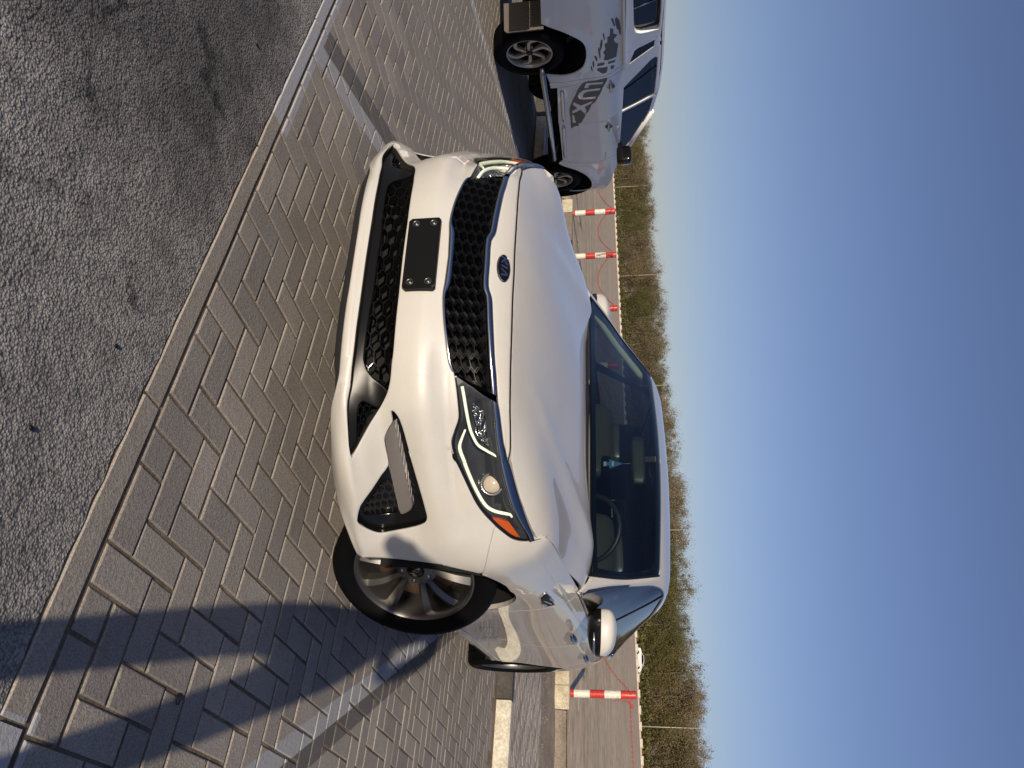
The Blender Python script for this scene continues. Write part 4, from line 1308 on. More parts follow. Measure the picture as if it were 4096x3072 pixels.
w = sub('wheel', car, (fc[0], fc[1], .335), STEER)
wheel_mesh(w)
def copy_tree(o, parent=None):
    c = o.copy(); COL.objects.link(c); c.parent = parent
    for ch in list(o.children): copy_tree(ch, c)
    return c
for loc, rz in (((-2.805, .808, .335), 0.0), ((0.03, -.795, .335), math.pi + STEER), ((-2.805, -.808, .335), math.pi)):
    w2 = copy_tree(w, car); w2.location = loc; w2.rotation_euler = (0, 0, rz)

# ------------------------------------------------------------------ interior
q = MB()
q.box((-.72, 0, .90), (.55, 1.40, .10)); q.box((-.50, 0, .94), (.25, 1.3, .05))
q.box((-.88, .36, .955), (.20, .36, .07))
q.build('dashboard', M_DASH, car)
q = MB()
st = []
for j in range(25):
    a = 2 * math.pi * j / 24
    st.append((-1.06 + .06 * math.sin(a), .37 + .185 * math.cos(a), .955 + .175 * math.sin(a)))
q.tube(st[:-1], .014, 8, closed=True)
q.box((-1.05, .37, .955), (.04, .16, .10)); q.box((-1.05, .37, .955), (.03, .34, .03))
q.build('steering_wheel', M_SATIN, car)
def blob_box(q, c, d, tilt=0.0, r=.3):
    bm = bmesh.new(); bmesh.ops.create_cube(bm, size=1.0)
    bmesh.ops.bevel(bm, geom=bm.edges[:], offset=r * .5, segments=3, affect='EDGES', profile=.6)
    cs, sn = math.cos(tilt), math.sin(tilt)
    vs = []
    for v in bm.verts:
        x, y, z = v.co.x * d[0], v.co.y * d[1], v.co.z * d[2]
        vs.append((c[0] + x * cs + z * sn, c[1] + y, c[2] - x * sn + z * cs))
    bm.verts.index_update()
    fs = [[v.index for v in f.verts] for f in bm.faces]; bm.free()
    q.add(vs, fs, 0, True)
for yy in (.37, -.37):
    q = MB()
    blob_box(q, (-1.62, yy, .78), (.14, .50, .62), -.30, .35); blob_box(q, (-1.40, yy, .50), (.5, .50, .16), 0)
    blob_box(q, (-1.745, yy, 1.165), (.10, .26, .20), -.25, .5)
    q.build('front_seat', M_SEAT, car)
q = MB()
blob_box(q, (-2.45, 0, .78), (.14, 1.25, .55), -.35, .3); blob_box(q, (-2.2, 0, .50), (.5, 1.25, .16), 0)
for yy in (.38, 0, -.38): blob_box(q, (-2.6, yy, 1.09), (.09, .24, .13), -.25, .5)
q.build('rear_seat', M_SEAT, car)
q = MB()
for sg in (1, -1):
    q.add([(-.55, sg * .80, .50), (-2.5, sg * .80, .50), (-2.5, sg * .79, .955), (-.55, sg * .80, .945)], [(0, 1, 2, 3)])
    q.box((-1.3, sg * .775, .85), (.9, .04, .06))
q.build('door_lining', M_TRIMC, car)
q = MB(); blob_box(q, (-.98, .02, 1.235), (.04, .27, .075), -.1, .5); q.box((-.97, .02, 1.30), (.02, .03, .06)); q.build('rear_view_mirror', M_SATIN, car)
# inside pillars (cream)
q = MB()
for sg in (1, -1):
    P_ = np.array([(a, .50) for a in np.linspace(.08, 1.0, 10)]); X = GH.f(P_) - GH.nrm(P_) * .05
    q.tube([tuple(x * [1, sg, 1]) for x in X], .024, 8)
q.build('pillar_lining', M_TRIMC, car)
# hanging air freshener: blue card cut like a fir
af_ = thing('air_freshener', 'blue fir-shaped card hanging from the rear view mirror of the white sedan', 'air freshener', (-.985, .035, 1.10))
half = [(0, .055), (.006, .040), (.010, .038), (.007, .036), (.013, .022), (.017, .021), (.013, .018), (.020, .004), (.024, .003), (.019, -.001), (.026, -.016), (.029, -.018), (.010, -.020), (.008, -.030), (.014, -.032), (.014, -.052)]
pol = half + [(-a, b_) for a, b_ in half[::-1][:-1]]
q = MB(); q.prism([(a, b_) for a, b_ in pol], -.001, .001, ((0, 0, 0), (0, 1, 0), (0, 0, 1), (1, 0, 0)))
q.build('card', mat('blue_card', (.02, .12, .34), .6), af_)
M_CL = mat('card_label', (.4, .4, .34), .7)
for z_, w_ in ((-.042, .022), (.0, .026)):
    q = MB(); q.box((.0018, 0, z_), (.001, w_, .010)); q.build('card_label', M_CL, af_)
q = MB(); q.tube([(0, 0, .054), (0, 0, .10)], .0008, 4); q.build('string', M_TRIMC, af_)
# ================================================================== ground materials
def rock_mat(name, cols, scale, rough=.9, bump=.003, bscale=None, spec=.3, speck=None):
    m = mat(name, cols[0], rough); t = NT(m); co = t.coord()
    n1 = t.noise(co, scale, 6, .65); n2 = t.noise(co, scale * 9, 3, .6)
    c = t.ramp(n1, [(.3, cols[0]), (.55, cols[1]), (.75, cols[2])])
    g = t.ramp(n2, [(.3, (.72, .72, .72)), (.7, (1.22, 1.22, 1.22))])
    c = t.mix(1.0, c, g, 'MULTIPLY')
    t.link(c, t.b.inputs['Base Color']); t.b.inputs['Specular IOR Level'].default_value = spec
    n3 = t.noise(co, bscale or scale * 6, 5, .7)
    t.bump(n3, bump)
    return m, t, co
M_ASPH, t, co = rock_mat('asphalt', [(.27, .255, .24), (.34, .322, .302), (.41, .388, .362)], 1.6, .88, .006, 120)
vo = t.n('ShaderNodeTexVoronoi'); vo.inputs['Scale'].default_value = 150; vo.inputs['Randomness'].default_value = 1.0; t.link(co, vo.inputs['Vector'])
st = t.ramp(vo.outputs['Distance'], [(.0, (1.35, 1.30, 1.24)), (.45, (1.0, 1.0, 1.0)), (.8, (.55, .55, .56))])
base = t.b.inputs['Base Color'].links[0].from_socket
# an old oil-dark stain spread over the far left of the road
sp = t.n('ShaderNodeSeparateXYZ'); gp_ = t.n('ShaderNodeNewGeometry'); t.link(gp_.outputs['Position'], sp.inputs[0])
dx = t.math('SUBTRACT', sp.outputs[0], 1.75); dy = t.math('SUBTRACT', sp.outputs[1], -.55)
dd = t.math('ADD', t.math('MULTIPLY', t.math('MULTIPLY', dx, dx), .75), t.math('MULTIPLY', t.math('MULTIPLY', dy, dy), .62))
dd = t.math('ADD', dd, t.math('MULTIPLY', t.noise(co, 3.2, 5, .7), .9))
stain = t.ramp(dd, [(.55, (.42, .42, .44)), (1.55, (1.0, 1.0, 1.0))])
# hairline cracks
wp = t.n('ShaderNodeVectorMath', operation='MULTIPLY_ADD'); wp.inputs[1].default_value = (.35, .35, .0); t.link(t.noise(co, 2.5, 6, .75, 'Color'), wp.inputs[0]); t.link(co, wp.inputs[2])
cv = t.n('ShaderNodeTexVoronoi', feature='DISTANCE_TO_EDGE'); cv.inputs['Scale'].default_value = .9; t.link(wp.outputs[0], cv.inputs['Vector'])
crk = t.ramp(t.math('ADD', cv.outputs['Distance'], t.math('MULTIPLY', t.math('SUBTRACT', t.noise(co, 5, 3, .6), .42), .10)), [(.0, (.34, .34, .35)), (.012, (1, 1, 1))])
t.link(t.mix(1.0, t.mix(1.0, t.mix(1.0, base, st, 'MULTIPLY'), stain, 'MULTIPLY'), crk, 'MULTIPLY'), t.b.inputs['Base Color'])
# aggregate relief from the same cells
mth = t.math('ADD', t.math('MULTIPLY', t.math('SUBTRACT', 1.0, vo.outputs['Distance']), .9), t.noise(co, 160, 3, .7))
vo2 = t.n('ShaderNodeTexVoronoi'); vo2.inputs['Scale'].default_value = 62; t.link(co, vo2.inputs['Vector'])
mth = t.math('ADD', mth, t.math('MULTIPLY', t.math('MULTIPLY', t.math('SUBTRACT', .6, vo2.outputs['Distance']), t.noise(co, 14, 4, .7)), 1.6))
t.bump(mth, .0065)

def line_mask(t, p, q, w, w2=None):
    """1 inside the strip p-q of width w (world coordinates)"""
    g_ = t.n('ShaderNodeNewGeometry'); s_ = t.n('ShaderNodeSeparateXYZ'); t.link(g_.outputs['Position'], s_.inputs[0])
    p = np.array(p, float); q = np.array(q, float); d = q - p; L = np.linalg.norm(d); d /= L; nn = np.array([-d[1], d[0]])
    a = t.math('ADD', t.math('MULTIPLY', s_.outputs[0], float(nn[0])), t.math('MULTIPLY', s_.outputs[1], float(nn[1])))
    a = t.math('SUBTRACT', a, float(nn @ p))
    b_ = t.math('ADD', t.math('MULTIPLY', s_.outputs[0], float(d[0])), t.math('MULTIPLY', s_.outputs[1], float(d[1])))
    b_ = t.math('SUBTRACT', b_, float(d @ p))
    m1 = t.math('LESS_THAN', t.math('ABSOLUTE', a), w / 2)
    m2 = t.math('MULTIPLY', t.math('GREATER_THAN', b_, 0.0), t.math('LESS_THAN', b_, float(L)))
    return t.math('MULTIPLY', m1, m2)

O_L = np.array([1.3198, 1.1830]); TH = math.radians(78.906); AV = np.array([math.cos(TH), math.sin(TH)]); BV = np.array([-math.sin(TH), math.cos(TH)]); PIT = .10417
def lat(a, b):
    b = b + .0165 * max(0.0, -a)
    return O_L + PIT * (a * AV + b * BV)
def latv(P):
    P = np.atleast_2d(np.array(P, float)); b = P[:, 1] + .0165 * np.maximum(0, -P[:, 0])
    return O_L + PIT * (P[:, :1] * AV + b[:, None] * BV)
LINE1 = ((1.33, 1.85), (-3.9, .11)); LINE2 = ((.98, -1.015), (-3.2, -2.18)); LINE3 = ((.2, -3.76), (-4.4, -5.06))

def paver_mat(name, cols, with_paint=True, rnd=True):
    m = mat(name, cols[0], .85); t = NT(m); co = t.coord('Object')
    g_ = t.n('ShaderNodeNewGeometry'); pos = g_.outputs['Position']
    n1 = t.noise(pos, 2.2, 5, .6); n2 = t.noise(pos, 210, 2, .6); n4 = t.noise(pos, 18, 4, .7)
    c = t.ramp(n1, [(.3, cols[0]), (.7, cols[1])])
    if rnd:
        oi = t.n('ShaderNodeObjectInfo'); rr = t.ramp(oi.outputs['Random'], [(.0, (.80, .80, .81)), (.6, (1.03, 1.02, 1.01)), (1.0, (1.16, 1.14, 1.11))]); c = t.mix(1.0, c, rr, 'MULTIPLY')
        sv_ = t.n('ShaderNodeVertexColor'); sv_.layer_name = 'tone'
    c = t.mix(1.0, c, t.ramp(n2, [(.35, (.76, .76, .76)), (.5, (1, 1, 1)), (.72, (1.35, 1.33, 1.3))]), 'MULTIPLY')
    # sand dusting
    c = t.mix(t.ramp(n4, [(.50, (0, 0, 0)), (.8, (.45, .45, .45))]), c, (.25, .195, .135))
    if with_paint:
        wear = t.ramp(t.noise(pos, 26, 5, .75), [(.30, (.25, .25, .25)), (.46, (.92, .92, .92))])
        dk = None
        for (p, q, w) in (((LINE1[0][0], LINE1[0][1] + .085), (LINE1[1][0], LINE1[1][1] + .085), .09), ((LINE2[0][0] - .04, LINE2[0][1] - .115), (-.6, -1.57), .12)):
            mk = line_mask(t, p, q, w)
            c = t.mix(t.math('MULTIPLY', mk, .62), c, (.055, .054, .056))
        for (p, q), w in ((LINE1, .085), (LINE2, .10), (LINE3, .10)):
            mk = line_mask(t, p, q, w)
            c = t.mix(t.math('MULTIPLY', mk, wear), c, (.40, .40, .41))
        a = lat(2.55, -.95); b_ = lat(60, -.95); c = t.mix(t.math('MULTIPLY', line_mask(t, a, b_, .028), wear), c, (.42, .42, .43))
        a = lat(-16.2, -.92); b_ = lat(-30, -.92); c = t.mix(t.math('MULTIPLY', line_mask(t, a, b_, .06), wear), c, (.40, .40, .42))
    t.link(c, t.b.inputs['Base Color']); t.b.inputs['Specular IOR Level'].default_value = .35
    h_ = t.math('ADD', t.math('MULTIPLY', n2, .5), t.noise(pos, 70, 4, .7))
    t.bump(h_, .0022)
    return m
M_PAVER = paver_mat('concrete_paver', [(.275, .248, .220), (.34, .308, .275)])
M_PAVER2 = paver_mat('sidewalk_paver', [(.33, .295, .26), (.38, .34, .30)], False)
M_SANDJ, t, co = rock_mat('joint_sand', [(.12, .092, .064), (.20, .157, .112), (.30, .24, .175)], 9, .95, .006, 90)
M_KERBC = paver_mat('kerb_concrete', [(.28, .25, .215), (.35, .31, .265)], False, False)
t = NT(M_KERBC)
c = t.b.inputs['Base Color'].links[0].from_socket; g_ = t.n('ShaderNodeNewGeometry')
wear = t.ramp(t.noise(g_.outputs['Position'], 20, 5, .75), [(.28, (.3, .3, .3)), (.45, (.95, .95, .95))])
for a0, a1 in ((-30, -16.15), (2.72, 60)):
    c = t.mix(t.math('MULTIPLY', line_mask(t, lat(a0, -1.4), lat(a1, -1.4), .12), wear), c, (.42, .42, .43))
t.link(c, t.b.inputs['Base Color'])
M_SAND, t, co = rock_mat('sandy_gravel', [(.52, .41, .29), (.62, .495, .355), (.70, .57, .42)], .35, .95, .02, 14)
# long tyre-track streaks in the sand run across the view
mp = t.n('ShaderNodeMapping'); mp.inputs['Scale'].default_value = (1.1, .05, 1); mp.inputs['Rotation'].default_value = (0, 0, math.radians(-6)); t.link(co, mp.inputs[0])
ns = t.noise(mp.outputs[0], 1.6, 5, .7)
base = t.b.inputs['Base Color'].links[0].from_socket
t.link(t.mix(1.0, base, t.ramp(ns, [(.34, (.84, .83, .82)), (.52, (1, 1, 1)), (.68, (1.14, 1.12, 1.10))]), 'MULTIPLY'), t.b.inputs['Base Color'])

# ================================================================== ground
g = MB()
ed = [(-.0, 0)]
# asphalt with a ragged edge along the flush kerb
def asph_b(a): return np.interp(a, [-60, -22, -9, 0, 60], [-1.74, -1.74, -1.83, -1.90, -1.90])
As = np.arange(-60, 60.01, .25)
rag = np.array([noise.noise(Vector((a * 1.7, 3.1, 0))) * .10 + noise.noise(Vector((a * 6.0, 9.1, 0))) * .05 for a in As])
E0 = latv(np.stack([As, asph_b(As) - .02 + rag], 1))
far_ = E0 + np.array([14.0, 2.7])
n = len(As)
g.add([(x, y, .0) for x, y in E0] + [(x, y, 0.0) for x, y in far_] + [(x, y, -.012) for x, y in E0], [(i, i + 1, n + i + 1, n + i) for i in range(n - 1)] + [(i + 1, i, 2 * n + i, 2 * n + i + 1) for i in range(n - 1)])
tag(g.build('asphalt_road', M_ASPH), kind='structure')
# bedding sand under everything paved
g = MB()
bed = [(-7.2, -30), (18, -30), (18, 12), (-3.0, 12)]
g.add([(x, y, -.0032) for x, y in bed], [(0, 1, 2, 3)])
tag(g.build('bedding_sand', M_SANDJ), kind='structure')
# flush concrete kerb stones between asphalt and pavers
ks = tag(bpy.data.objects.new('flush_kerb', None), kind='structure'); COL.objects.link(ks); ks['label'] = 'flush concrete kerb between the asphalt and the pavers'
cuts = [-56, -47.5, -37.5, -26.5, -22.4, -14.3, -4.45, 2.86, 12.6, 22, 32, 45, 58]
for a0, a1 in zip(cuts[:-1], cuts[1:]):
    g = MB(); k_ = max(2, int((a1 - a0) / 1.0))
    aa = np.linspace(a0 + .05, a1 - .05, k_ + 1)
    top = []; 
    for a in aa:
        j = noise.noise(Vector((a * 3.3, .7, 0))) * .03
        top += [latv([(a, asph_b(a) + .04 + j)])[0], latv([(a, asph_b(a) + .10 + j)])[0], latv([(a, -1.16 + j)])[0], latv([(a, -1.09 + j)])[0]]
    vs = [(p[0], p[1], (-.008, .002, .002, -.008)[i % 4]) for i, p in enumerate(top)]
    g.add(vs, [(4 * i + j, 4 * i + 4 + j, 4 * i + 5 + j, 4 * i + 1 + j)[::-1] for i in range(k_) for j in range(3)] + [(0, 1, 2, 3), (4 * k_ + 3, 4 * k_ + 2, 4 * k_ + 1, 4 * k_)], 0, False)
    g.build('kerb_stone', M_KERBC, ks)

# ---- herringbone pavers
def kerb_line_x(y): return -4.23 + (y - .3) * .165          # front foot of the raised kerb
pav = bpy.data.objects.new('parking_pavement', None); COL.objects.link(pav); pav['kind'] = 'structure'; pav['label'] = 'herringbone concrete paver parking area'
def brick_geo(a0, b0, a1, b1, jit=0.0):
    """one chamfered paver in lattice units, clipped at the kerb joint"""
    gp = .052; ch = .035
    b0c = max(b0, -1.0)
    if b1 - b0c < .3: return None
    rr = [random.uniform(-.018, .018) for _ in range(4)]
    lo = [(a0 + gp + rr[0], b0c + gp + rr[1]), (a1 - gp + rr[2], b0c + gp + rr[1]), (a1 - gp + rr[2], b1 - gp + rr[3]), (a0 + gp + rr[0], b1 - gp + rr[3])]
    c_ = ((a0 + a1) / 2, (b0c + b1) / 2)
    def sh(p, k): return (p[0] + (k if p[0] < c_[0] else -k), p[1] + (k if p[1] < c_[1] else -k))
    mid = latv(lo); top = latv([sh(p, ch) for p in lo])
    z = random.uniform(-.0012, .0012); tx, ty = random.uniform(-.010, .010), random.uniform(-.010, .010)
    cm = mid.mean(0)
    vs = [(p[0], p[1], -.010) for p in mid] + [(p[0], p[1], -.0004 + z + (p[0] - cm[0]) * tx) for p in mid] + [(p[0], p[1], .0015 + z + (p[0] - cm[0]) * tx + (p[1] - cm[1]) * ty) for p in top]
    fs = [(8, 9, 10, 11)] + [(4 + i, 4 + (i + 1) % 4, 8 + (i + 1) % 4, 8 + i) for i in range(4)] + [(i, (i + 1) % 4, 4 + (i + 1) % 4, 4 + i) for i in range(4)]
    return vs, fs, cm
bricks = []
for a in range(-132, 34):
    for b in range(-3, 66):
        s_ = (a + b) % 4
        if s_ == 0: bb = (a, b, a + 2, b + 1)
        elif s_ == 2: bb = (a, b, a + 1, b + 2)
        else: continue
        if bb[3] <= -.7: continue
        c_ = lat((bb[0] + bb[2]) / 2, (bb[1] + bb[3]) / 2)
        if c_[0] < kerb_line_x(c_[1]) + .10: continue
        d = (np.array([c_[0], c_[1], 0]) - CAM_C) @ CAM_R
        if d[2] > -.3: continue
        px = 2048 + CAM_F * d[0] / -d[2]; py = 1536 - CAM_F * d[1] / -d[2]
        inview = -150 < px < 4300 and -300 < py < 3300
        if not inview: continue
        # hidden below the sedan's middle: skip the single-object treatment
        hid = (-3.6 < c_[0] < .7 and abs(c_[1]) < .62)
        bricks.append((-d[2] + (50 if hid else 0), bb))
bricks.sort()
M_PAVERS = [M_PAVER]
gS = MB()
for i, (dist, bb) in enumerate(bricks):
    r_ = brick_geo(*bb)
    if r_ is None: continue
    vs, fs, cm = r_
    # white-lined bricks keep their own geometry; the paint is in the material
    flip = []
    for f in fs:
        a_, b_, c_ = [np.array(vs[k]) for k in f[:3]]
        flip.append(f)
    nz = np.cross(np.array(vs[9]) - vs[8], np.array(vs[10]) - vs[8])[2]
    if nz < 0: fs = [f[::-1] for f in fs]
    if i < 290:
        g = MB(); g.add([(v[0] - cm[0], v[1] - cm[1], v[2]) for v in vs], fs)
        o = g.build('paver', M_PAVER, pav); o.location = (cm[0], cm[1], 0)
    else:
        gS.add(vs, fs)
far = gS.build('paver_field', M_PAVER, pav); far['kind'] = 'stuff'

# ---- raised kerb, black and white
KD = np.array([.163, .987]); KN = np.array([-.987, .163])
def on_kerb(s, t_, z=0): # s along the kerb from y=.3, t behind the front face
    p = np.array([kerb_line_x(.3), .3]) + KD * s + KN * t_
    return (p[0], p[1], z)
def kmat(name, cols):
    m, t, co = rock_mat(name, cols, 5, .8, .003, 60); return m
M_KW = kmat('kerb_white_paint', [(.42, .38, .30), (.60, .56, .46), (.68, .64, .54)]); M_KB = kmat('kerb_black_paint', [(.05, .046, .042), (.08, .072, .066), (.13, .115, .10)])
kerb = tag(bpy.data.objects.new('raised_kerb', None), kind='structure'); COL.objects.link(kerb); kerb['label'] = 'raised kerb of black and white painted stones'
s0 = .77 - 12 * 1.02
for i in range(24):
    a = s0 + i * 1.02; g = MB()
    b_ = a + 1.008
    zt = .135
    pr = [(0, -.02), (.0, zt - .02), (.018, zt), (.13, zt), (.13, -.02)]
    vs = [on_kerb(a, t_, z) for t_, z in pr] + [on_kerb(b_, t_, z) for t_, z in pr]
    g.add(vs, [(j, j + 1, 5 + j + 1, 5 + j)[::-1] for j in range(4)] + [(0, 1, 2, 3, 4)[::-1], (5, 6, 7, 8, 9)])
    o = g.build('kerb_block', M_KW if i % 2 == 0 else M_KB, kerb, fix=True)
# gutter dust in front of the kerb
g = MB(); vs = [on_kerb(s, t_, z) for s in np.linspace(-13, 9, 40) for t_, z in ((-.16 - .06 * noise.noise(Vector((s * 2, 0, 0))), -.004), (.002, .006))]
g.add(vs, [(2 * i, 2 * i + 2, 2 * i + 3, 2 * i + 1)[::-1] for i in range(39)]); tag(g.build('gutter_sand', M_SANDJ), kind='structure')
# sidewalk behind: herringbone in larger dark units
g = MB(); g.add([on_kerb(-16, .12, .1265), on_kerb(10, .12, .1265), on_kerb(10, 2.35, .1265), on_kerb(-16, 2.35, .1265)], [(0, 1, 2, 3)]); tag(g.build('sidewalk_bed', M_PAVER2), kind='structure')
sw = tag(bpy.data.objects.new('sidewalk', None), kind='structure'); COL.objects.link(sw); sw['label'] = 'paved sidewalk behind the raised kerb'
blist = []
for a in range(-160, 110):
    for b in range(0, 22):
        s_ = (a + b) % 4
        if s_ == 0: bb = (a, b, a + 2, b + 1)
        elif s_ == 2: bb = (a, b, a + 1, b + 2)
        else: continue
        c_ = on_kerb((bb[0] + bb[2]) / 2 * .1042, .14 + (bb[1] + bb[3]) / 2 * .1042)
        blist.append((abs(c_[1] - 1.4), bb))
blist.sort()
gS = MB()
for i, (dist, (a0, b0, a1, b1)) in enumerate(blist):
    gp = .006; ch = .006; k = .1042
    P0 = [(a0 * k + gp, b0 * k + gp), (a1 * k - gp, b0 * k + gp), (a1 * k - gp, b1 * k - gp), (a0 * k + gp, b1 * k - gp)]
    cx = ((a0 + a1) / 2 * k, (b0 + b1) / 2 * k)
    z = random.uniform(-.001, .001)
    P1 = [(p[0] + (ch if p[0] < cx[0] else -ch), p[1] + (ch if p[1] < cx[1] else -ch)) for p in P0]
    vs = [on_kerb(p[0], .14 + p[1], .112) for p in P0] + [on_kerb(p[0], .14 + p[1], .130 + z) for p in P1]
    fs = [(4, 5, 6, 7)] + [(j, (j + 1) % 4, 4 + (j + 1) % 4, 4 + j) for j in range(4)]
    if i < 120:
        g = MB(); g.add(vs, fs); g.build('paver', M_PAVER2, sw)
    else: gS.add(vs, fs)
gS.build('paver_field', M_PAVER2, sw)['kind'] = 'stuff'
# gravel strip between sidewalk and boundary stones
M_GRAV, t, co = rock_mat('loose_gravel', [(.24, .195, .15), (.34, .28, .215), (.45, .37, .285)], 4, .95, .02, 45)
g = MB(); xs_ = np.linspace(-16, 11, 110); ts_ = np.linspace(2.30, 4.25, 12); nx_ = len(ts_)
vs = []
for s in xs_:
    for t_ in ts_:
        e = .012 * noise.noise(Vector((s * 3, t_ * 3, 0))) + .02 * noise.noise(Vector((s, t_, 4)))
        vs.append(on_kerb(s, t_, .128 + e + .01 * (t_ - 2.3)))
g.add(vs, [(i * nx_ + j, (i + 1) * nx_ + j, (i + 1) * nx_ + j + 1, i * nx_ + j + 1) for i in range(len(xs_) - 1) for j in range(nx_ - 1)], 0, True)
tag(g.build('gravel_strip', M_GRAV), kind='structure')
# small stones scattered on the gravel and the sand
def pebble_mesh(name, m, seed):
    bm = bmesh.new(); bmesh.ops.create_icosphere(bm, subdivisions=1, radius=1.0)
    for v in bm.verts:
        f = 1 + .25 * noise.noise(v.co * 1.7 + Vector((seed, 0, 0))); v.co = Vector((v.co.x * f * 1.2, v.co.y * f, v.co.z * f * .6))
    vs = [tuple(v.co) for v in bm.verts]; bm.verts.index_update(); fs = [[v.index for v in f.verts] for f in bm.faces]; bm.free(); return np.array(vs), fs
PV, PF = pebble_mesh('p', None, 1)
g = MB()
for i in range(5000):
    s = random.uniform(-13, 9); t_ = random.uniform(2.35, 7.5) if random.random() < .5 else random.uniform(2.35, 4.2)
    r_ = random.uniform(.003, .010) * (1 + 1.5 * (random.random() < .03))
    p = on_kerb(s, t_, .135 if t_ < 4.1 else .30); a = random.uniform(0, 6.28)
    Rz = np.array([[math.cos(a), -math.sin(a), 0], [math.sin(a), math.cos(a), 0], [0, 0, 1]])
    g.add(PV * r_ @ Rz.T + np.array(p) + [0, 0, r_ * .2], PF)
tag(g.build('scattered_stones', M_GRAV), kind='stuff', label='small loose stones on the gravel strip', cat='stones')

# ---- far field: ground rises to the right, barrier line, terrain
def fwd_depth(ty, D, tx):
    d = CAM_R @ np.array([(tx - 2048) / CAM_F, -(ty - 1536) / CAM_F, -1.0]); return CAM_C + d * D
def bar_tx(ty): return 2449.6 + (ty - 682) * .0482
def bar_depth(ty): return 30650 / (132 + .0462 * (ty - 745))
def bar_pt(ty): return fwd_depth(ty, bar_depth(ty), bar_tx(ty))
def near_pt(y):  # back edge of the boundary stones
    return np.array([-8.20 + (y - .9) * .041, y, .30])
TYs = np.linspace(-1400, 4300, 70); 
far_pts = [bar_pt(ty) for ty in TYs]; 
ny = np.interp(np.linspace(0, 1, 70), [0, .35, .6, 1], [-40, -11, .5, 14])
rows = 60; vs = []
for j in range(rows):
    t_ = (j / (rows - 1)) ** 2.2
    for i in range(70):
        a = near_pt(ny[i]); b_ = far_pts[i]
        p = a + (b_ - a) * t_
        w = min(1, t_ * 60)
        p[2] += w * (.10 * noise.noise(Vector((p[0] * .12, p[1] * .05, 0))) + .03 * noise.noise(Vector((p[0] * .6, p[1] * .25, 3)))) * (1 if t_ < .97 else 0)
        vs.append(p)
for m_ in (1.4, 6.0):
    for i in range(70):
        p = CAM_C + (far_pts[i] - CAM_C) * m_; p[2] = far_pts[i][2] + (0 if m_ < 2 else -2); vs.append(p)
g = MB(); g.add(vs, [(j * 70 + i, j * 70 + i + 1, (j + 1) * 70 + i + 1, (j + 1) * 70 + i) for j in range(rows + 1) for i in range(69)][::1], 0, True)
o = g.build('sand_ground', M_SAND, fix=True); tag(o, kind='structure')
# everything else of the surroundings (behind and beside the camera)
g = MB(); g.add([(-900, -900, -6), (900, -900, -6), (900, 900, -6), (-900, 900, -6)], [(0, 1, 2, 3)]); tag(g.build('outer_ground', M_SAND), kind='structure')
g = MB()
for P_ in ([(13, -28), (400, -28), (400, 16), (13, 16)], [(-7, -300), (400, -300), (400, -28), (-7, -28)], [(-5, 9.5), (400, 9.5), (400, 300), (-5, 300)]):
    b0 = len(g.v); g.add([(x, y, -.02) for x, y in P_], [(0, 1, 2, 3)])
tag(g.build('surrounding_ground', M_SAND), kind='structure')

# ---- boundary stones with bollards
M_STONE = kmat('boundary_stone', [(.34, .28, .19), (.52, .46, .34), (.62, .56, .44)])
M_STONEG = kmat('boundary_stone_grey', [(.15, .125, .10), (.19, .16, .13), (.23, .195, .155)])
def bline(y): return -8.05 + (y - .9) * .041
def stone(y0, y1, m, lab, h=.335):
    g = MB(); n_ = 4
    x0 = bline((y0 + y1) / 2)
    vs = []
    for x, z in ((x0, .10), (x0, h - .015), (x0 - .015, h), (x0 - .16, h), (x0 - .16, .1)):
        vs += [(x + (y0 - (y0 + y1) / 2) * .041, y0, z), (x + (y1 - (y0 + y1) / 2) * .041, y1, z)]
    g.add(vs, [(2 * i, 2 * i + 1, 2 * i + 3, 2 * i + 2) for i in range(4)] + [(0, 2, 4, 6, 8)[::-1], (1, 3, 5, 7, 9)])
    return tag(g.build('boundary_stone', m, fix=True), lab, 'kerb stone', 'boundary stones along the gravel')
stone(.30, .625, M_STONE, 'pale stained boundary stone under the nearest red and white bollard, left one of the pair')
stone(.632, .93, M_STONE, 'pale stained boundary stone under the nearest red and white bollard, right one of the pair')
stone(-7.86, -7.55, M_STONE, 'cream boundary stone left of the leftmost visible bollard beyond the bonnet', .318)
stone(-7.54, -6.9, M_STONEG, 'bare grey boundary stone beside the cream one under the leftmost bollard', .318)
stone(-6.88, -5.9, M_STONEG, 'grey boundary stone behind the sedan bonnet, between the two left bollards', .25)
for y0 in np.arange(-5.85, -.6, .75):
    stone(y0, y0 + .72, M_STONEG, 'grey boundary stone hidden behind the white sedan', .25)
g = MB()
for y0, y1 in ((.94, 3.4), (-16, -7.87)):
    vs = []
    for y in np.linspace(y0, y1, 60):
        e = .03 * noise.noise(Vector((y * 4, 0, 0)))
        vs += [(bline(y) + .05 + e, y, .12), (bline(y) + e, y, .21 + e), (bline(y) - .25, y, .31)]
    g.add(vs, [(3 * i + j, 3 * i + 3 + j, 3 * i + 4 + j, 3 * i + 1 + j) for i in range(59) for j in range(2)], 0, True)
tag(g.build('earth_bank', M_GRAV, fix=True), kind='structure')

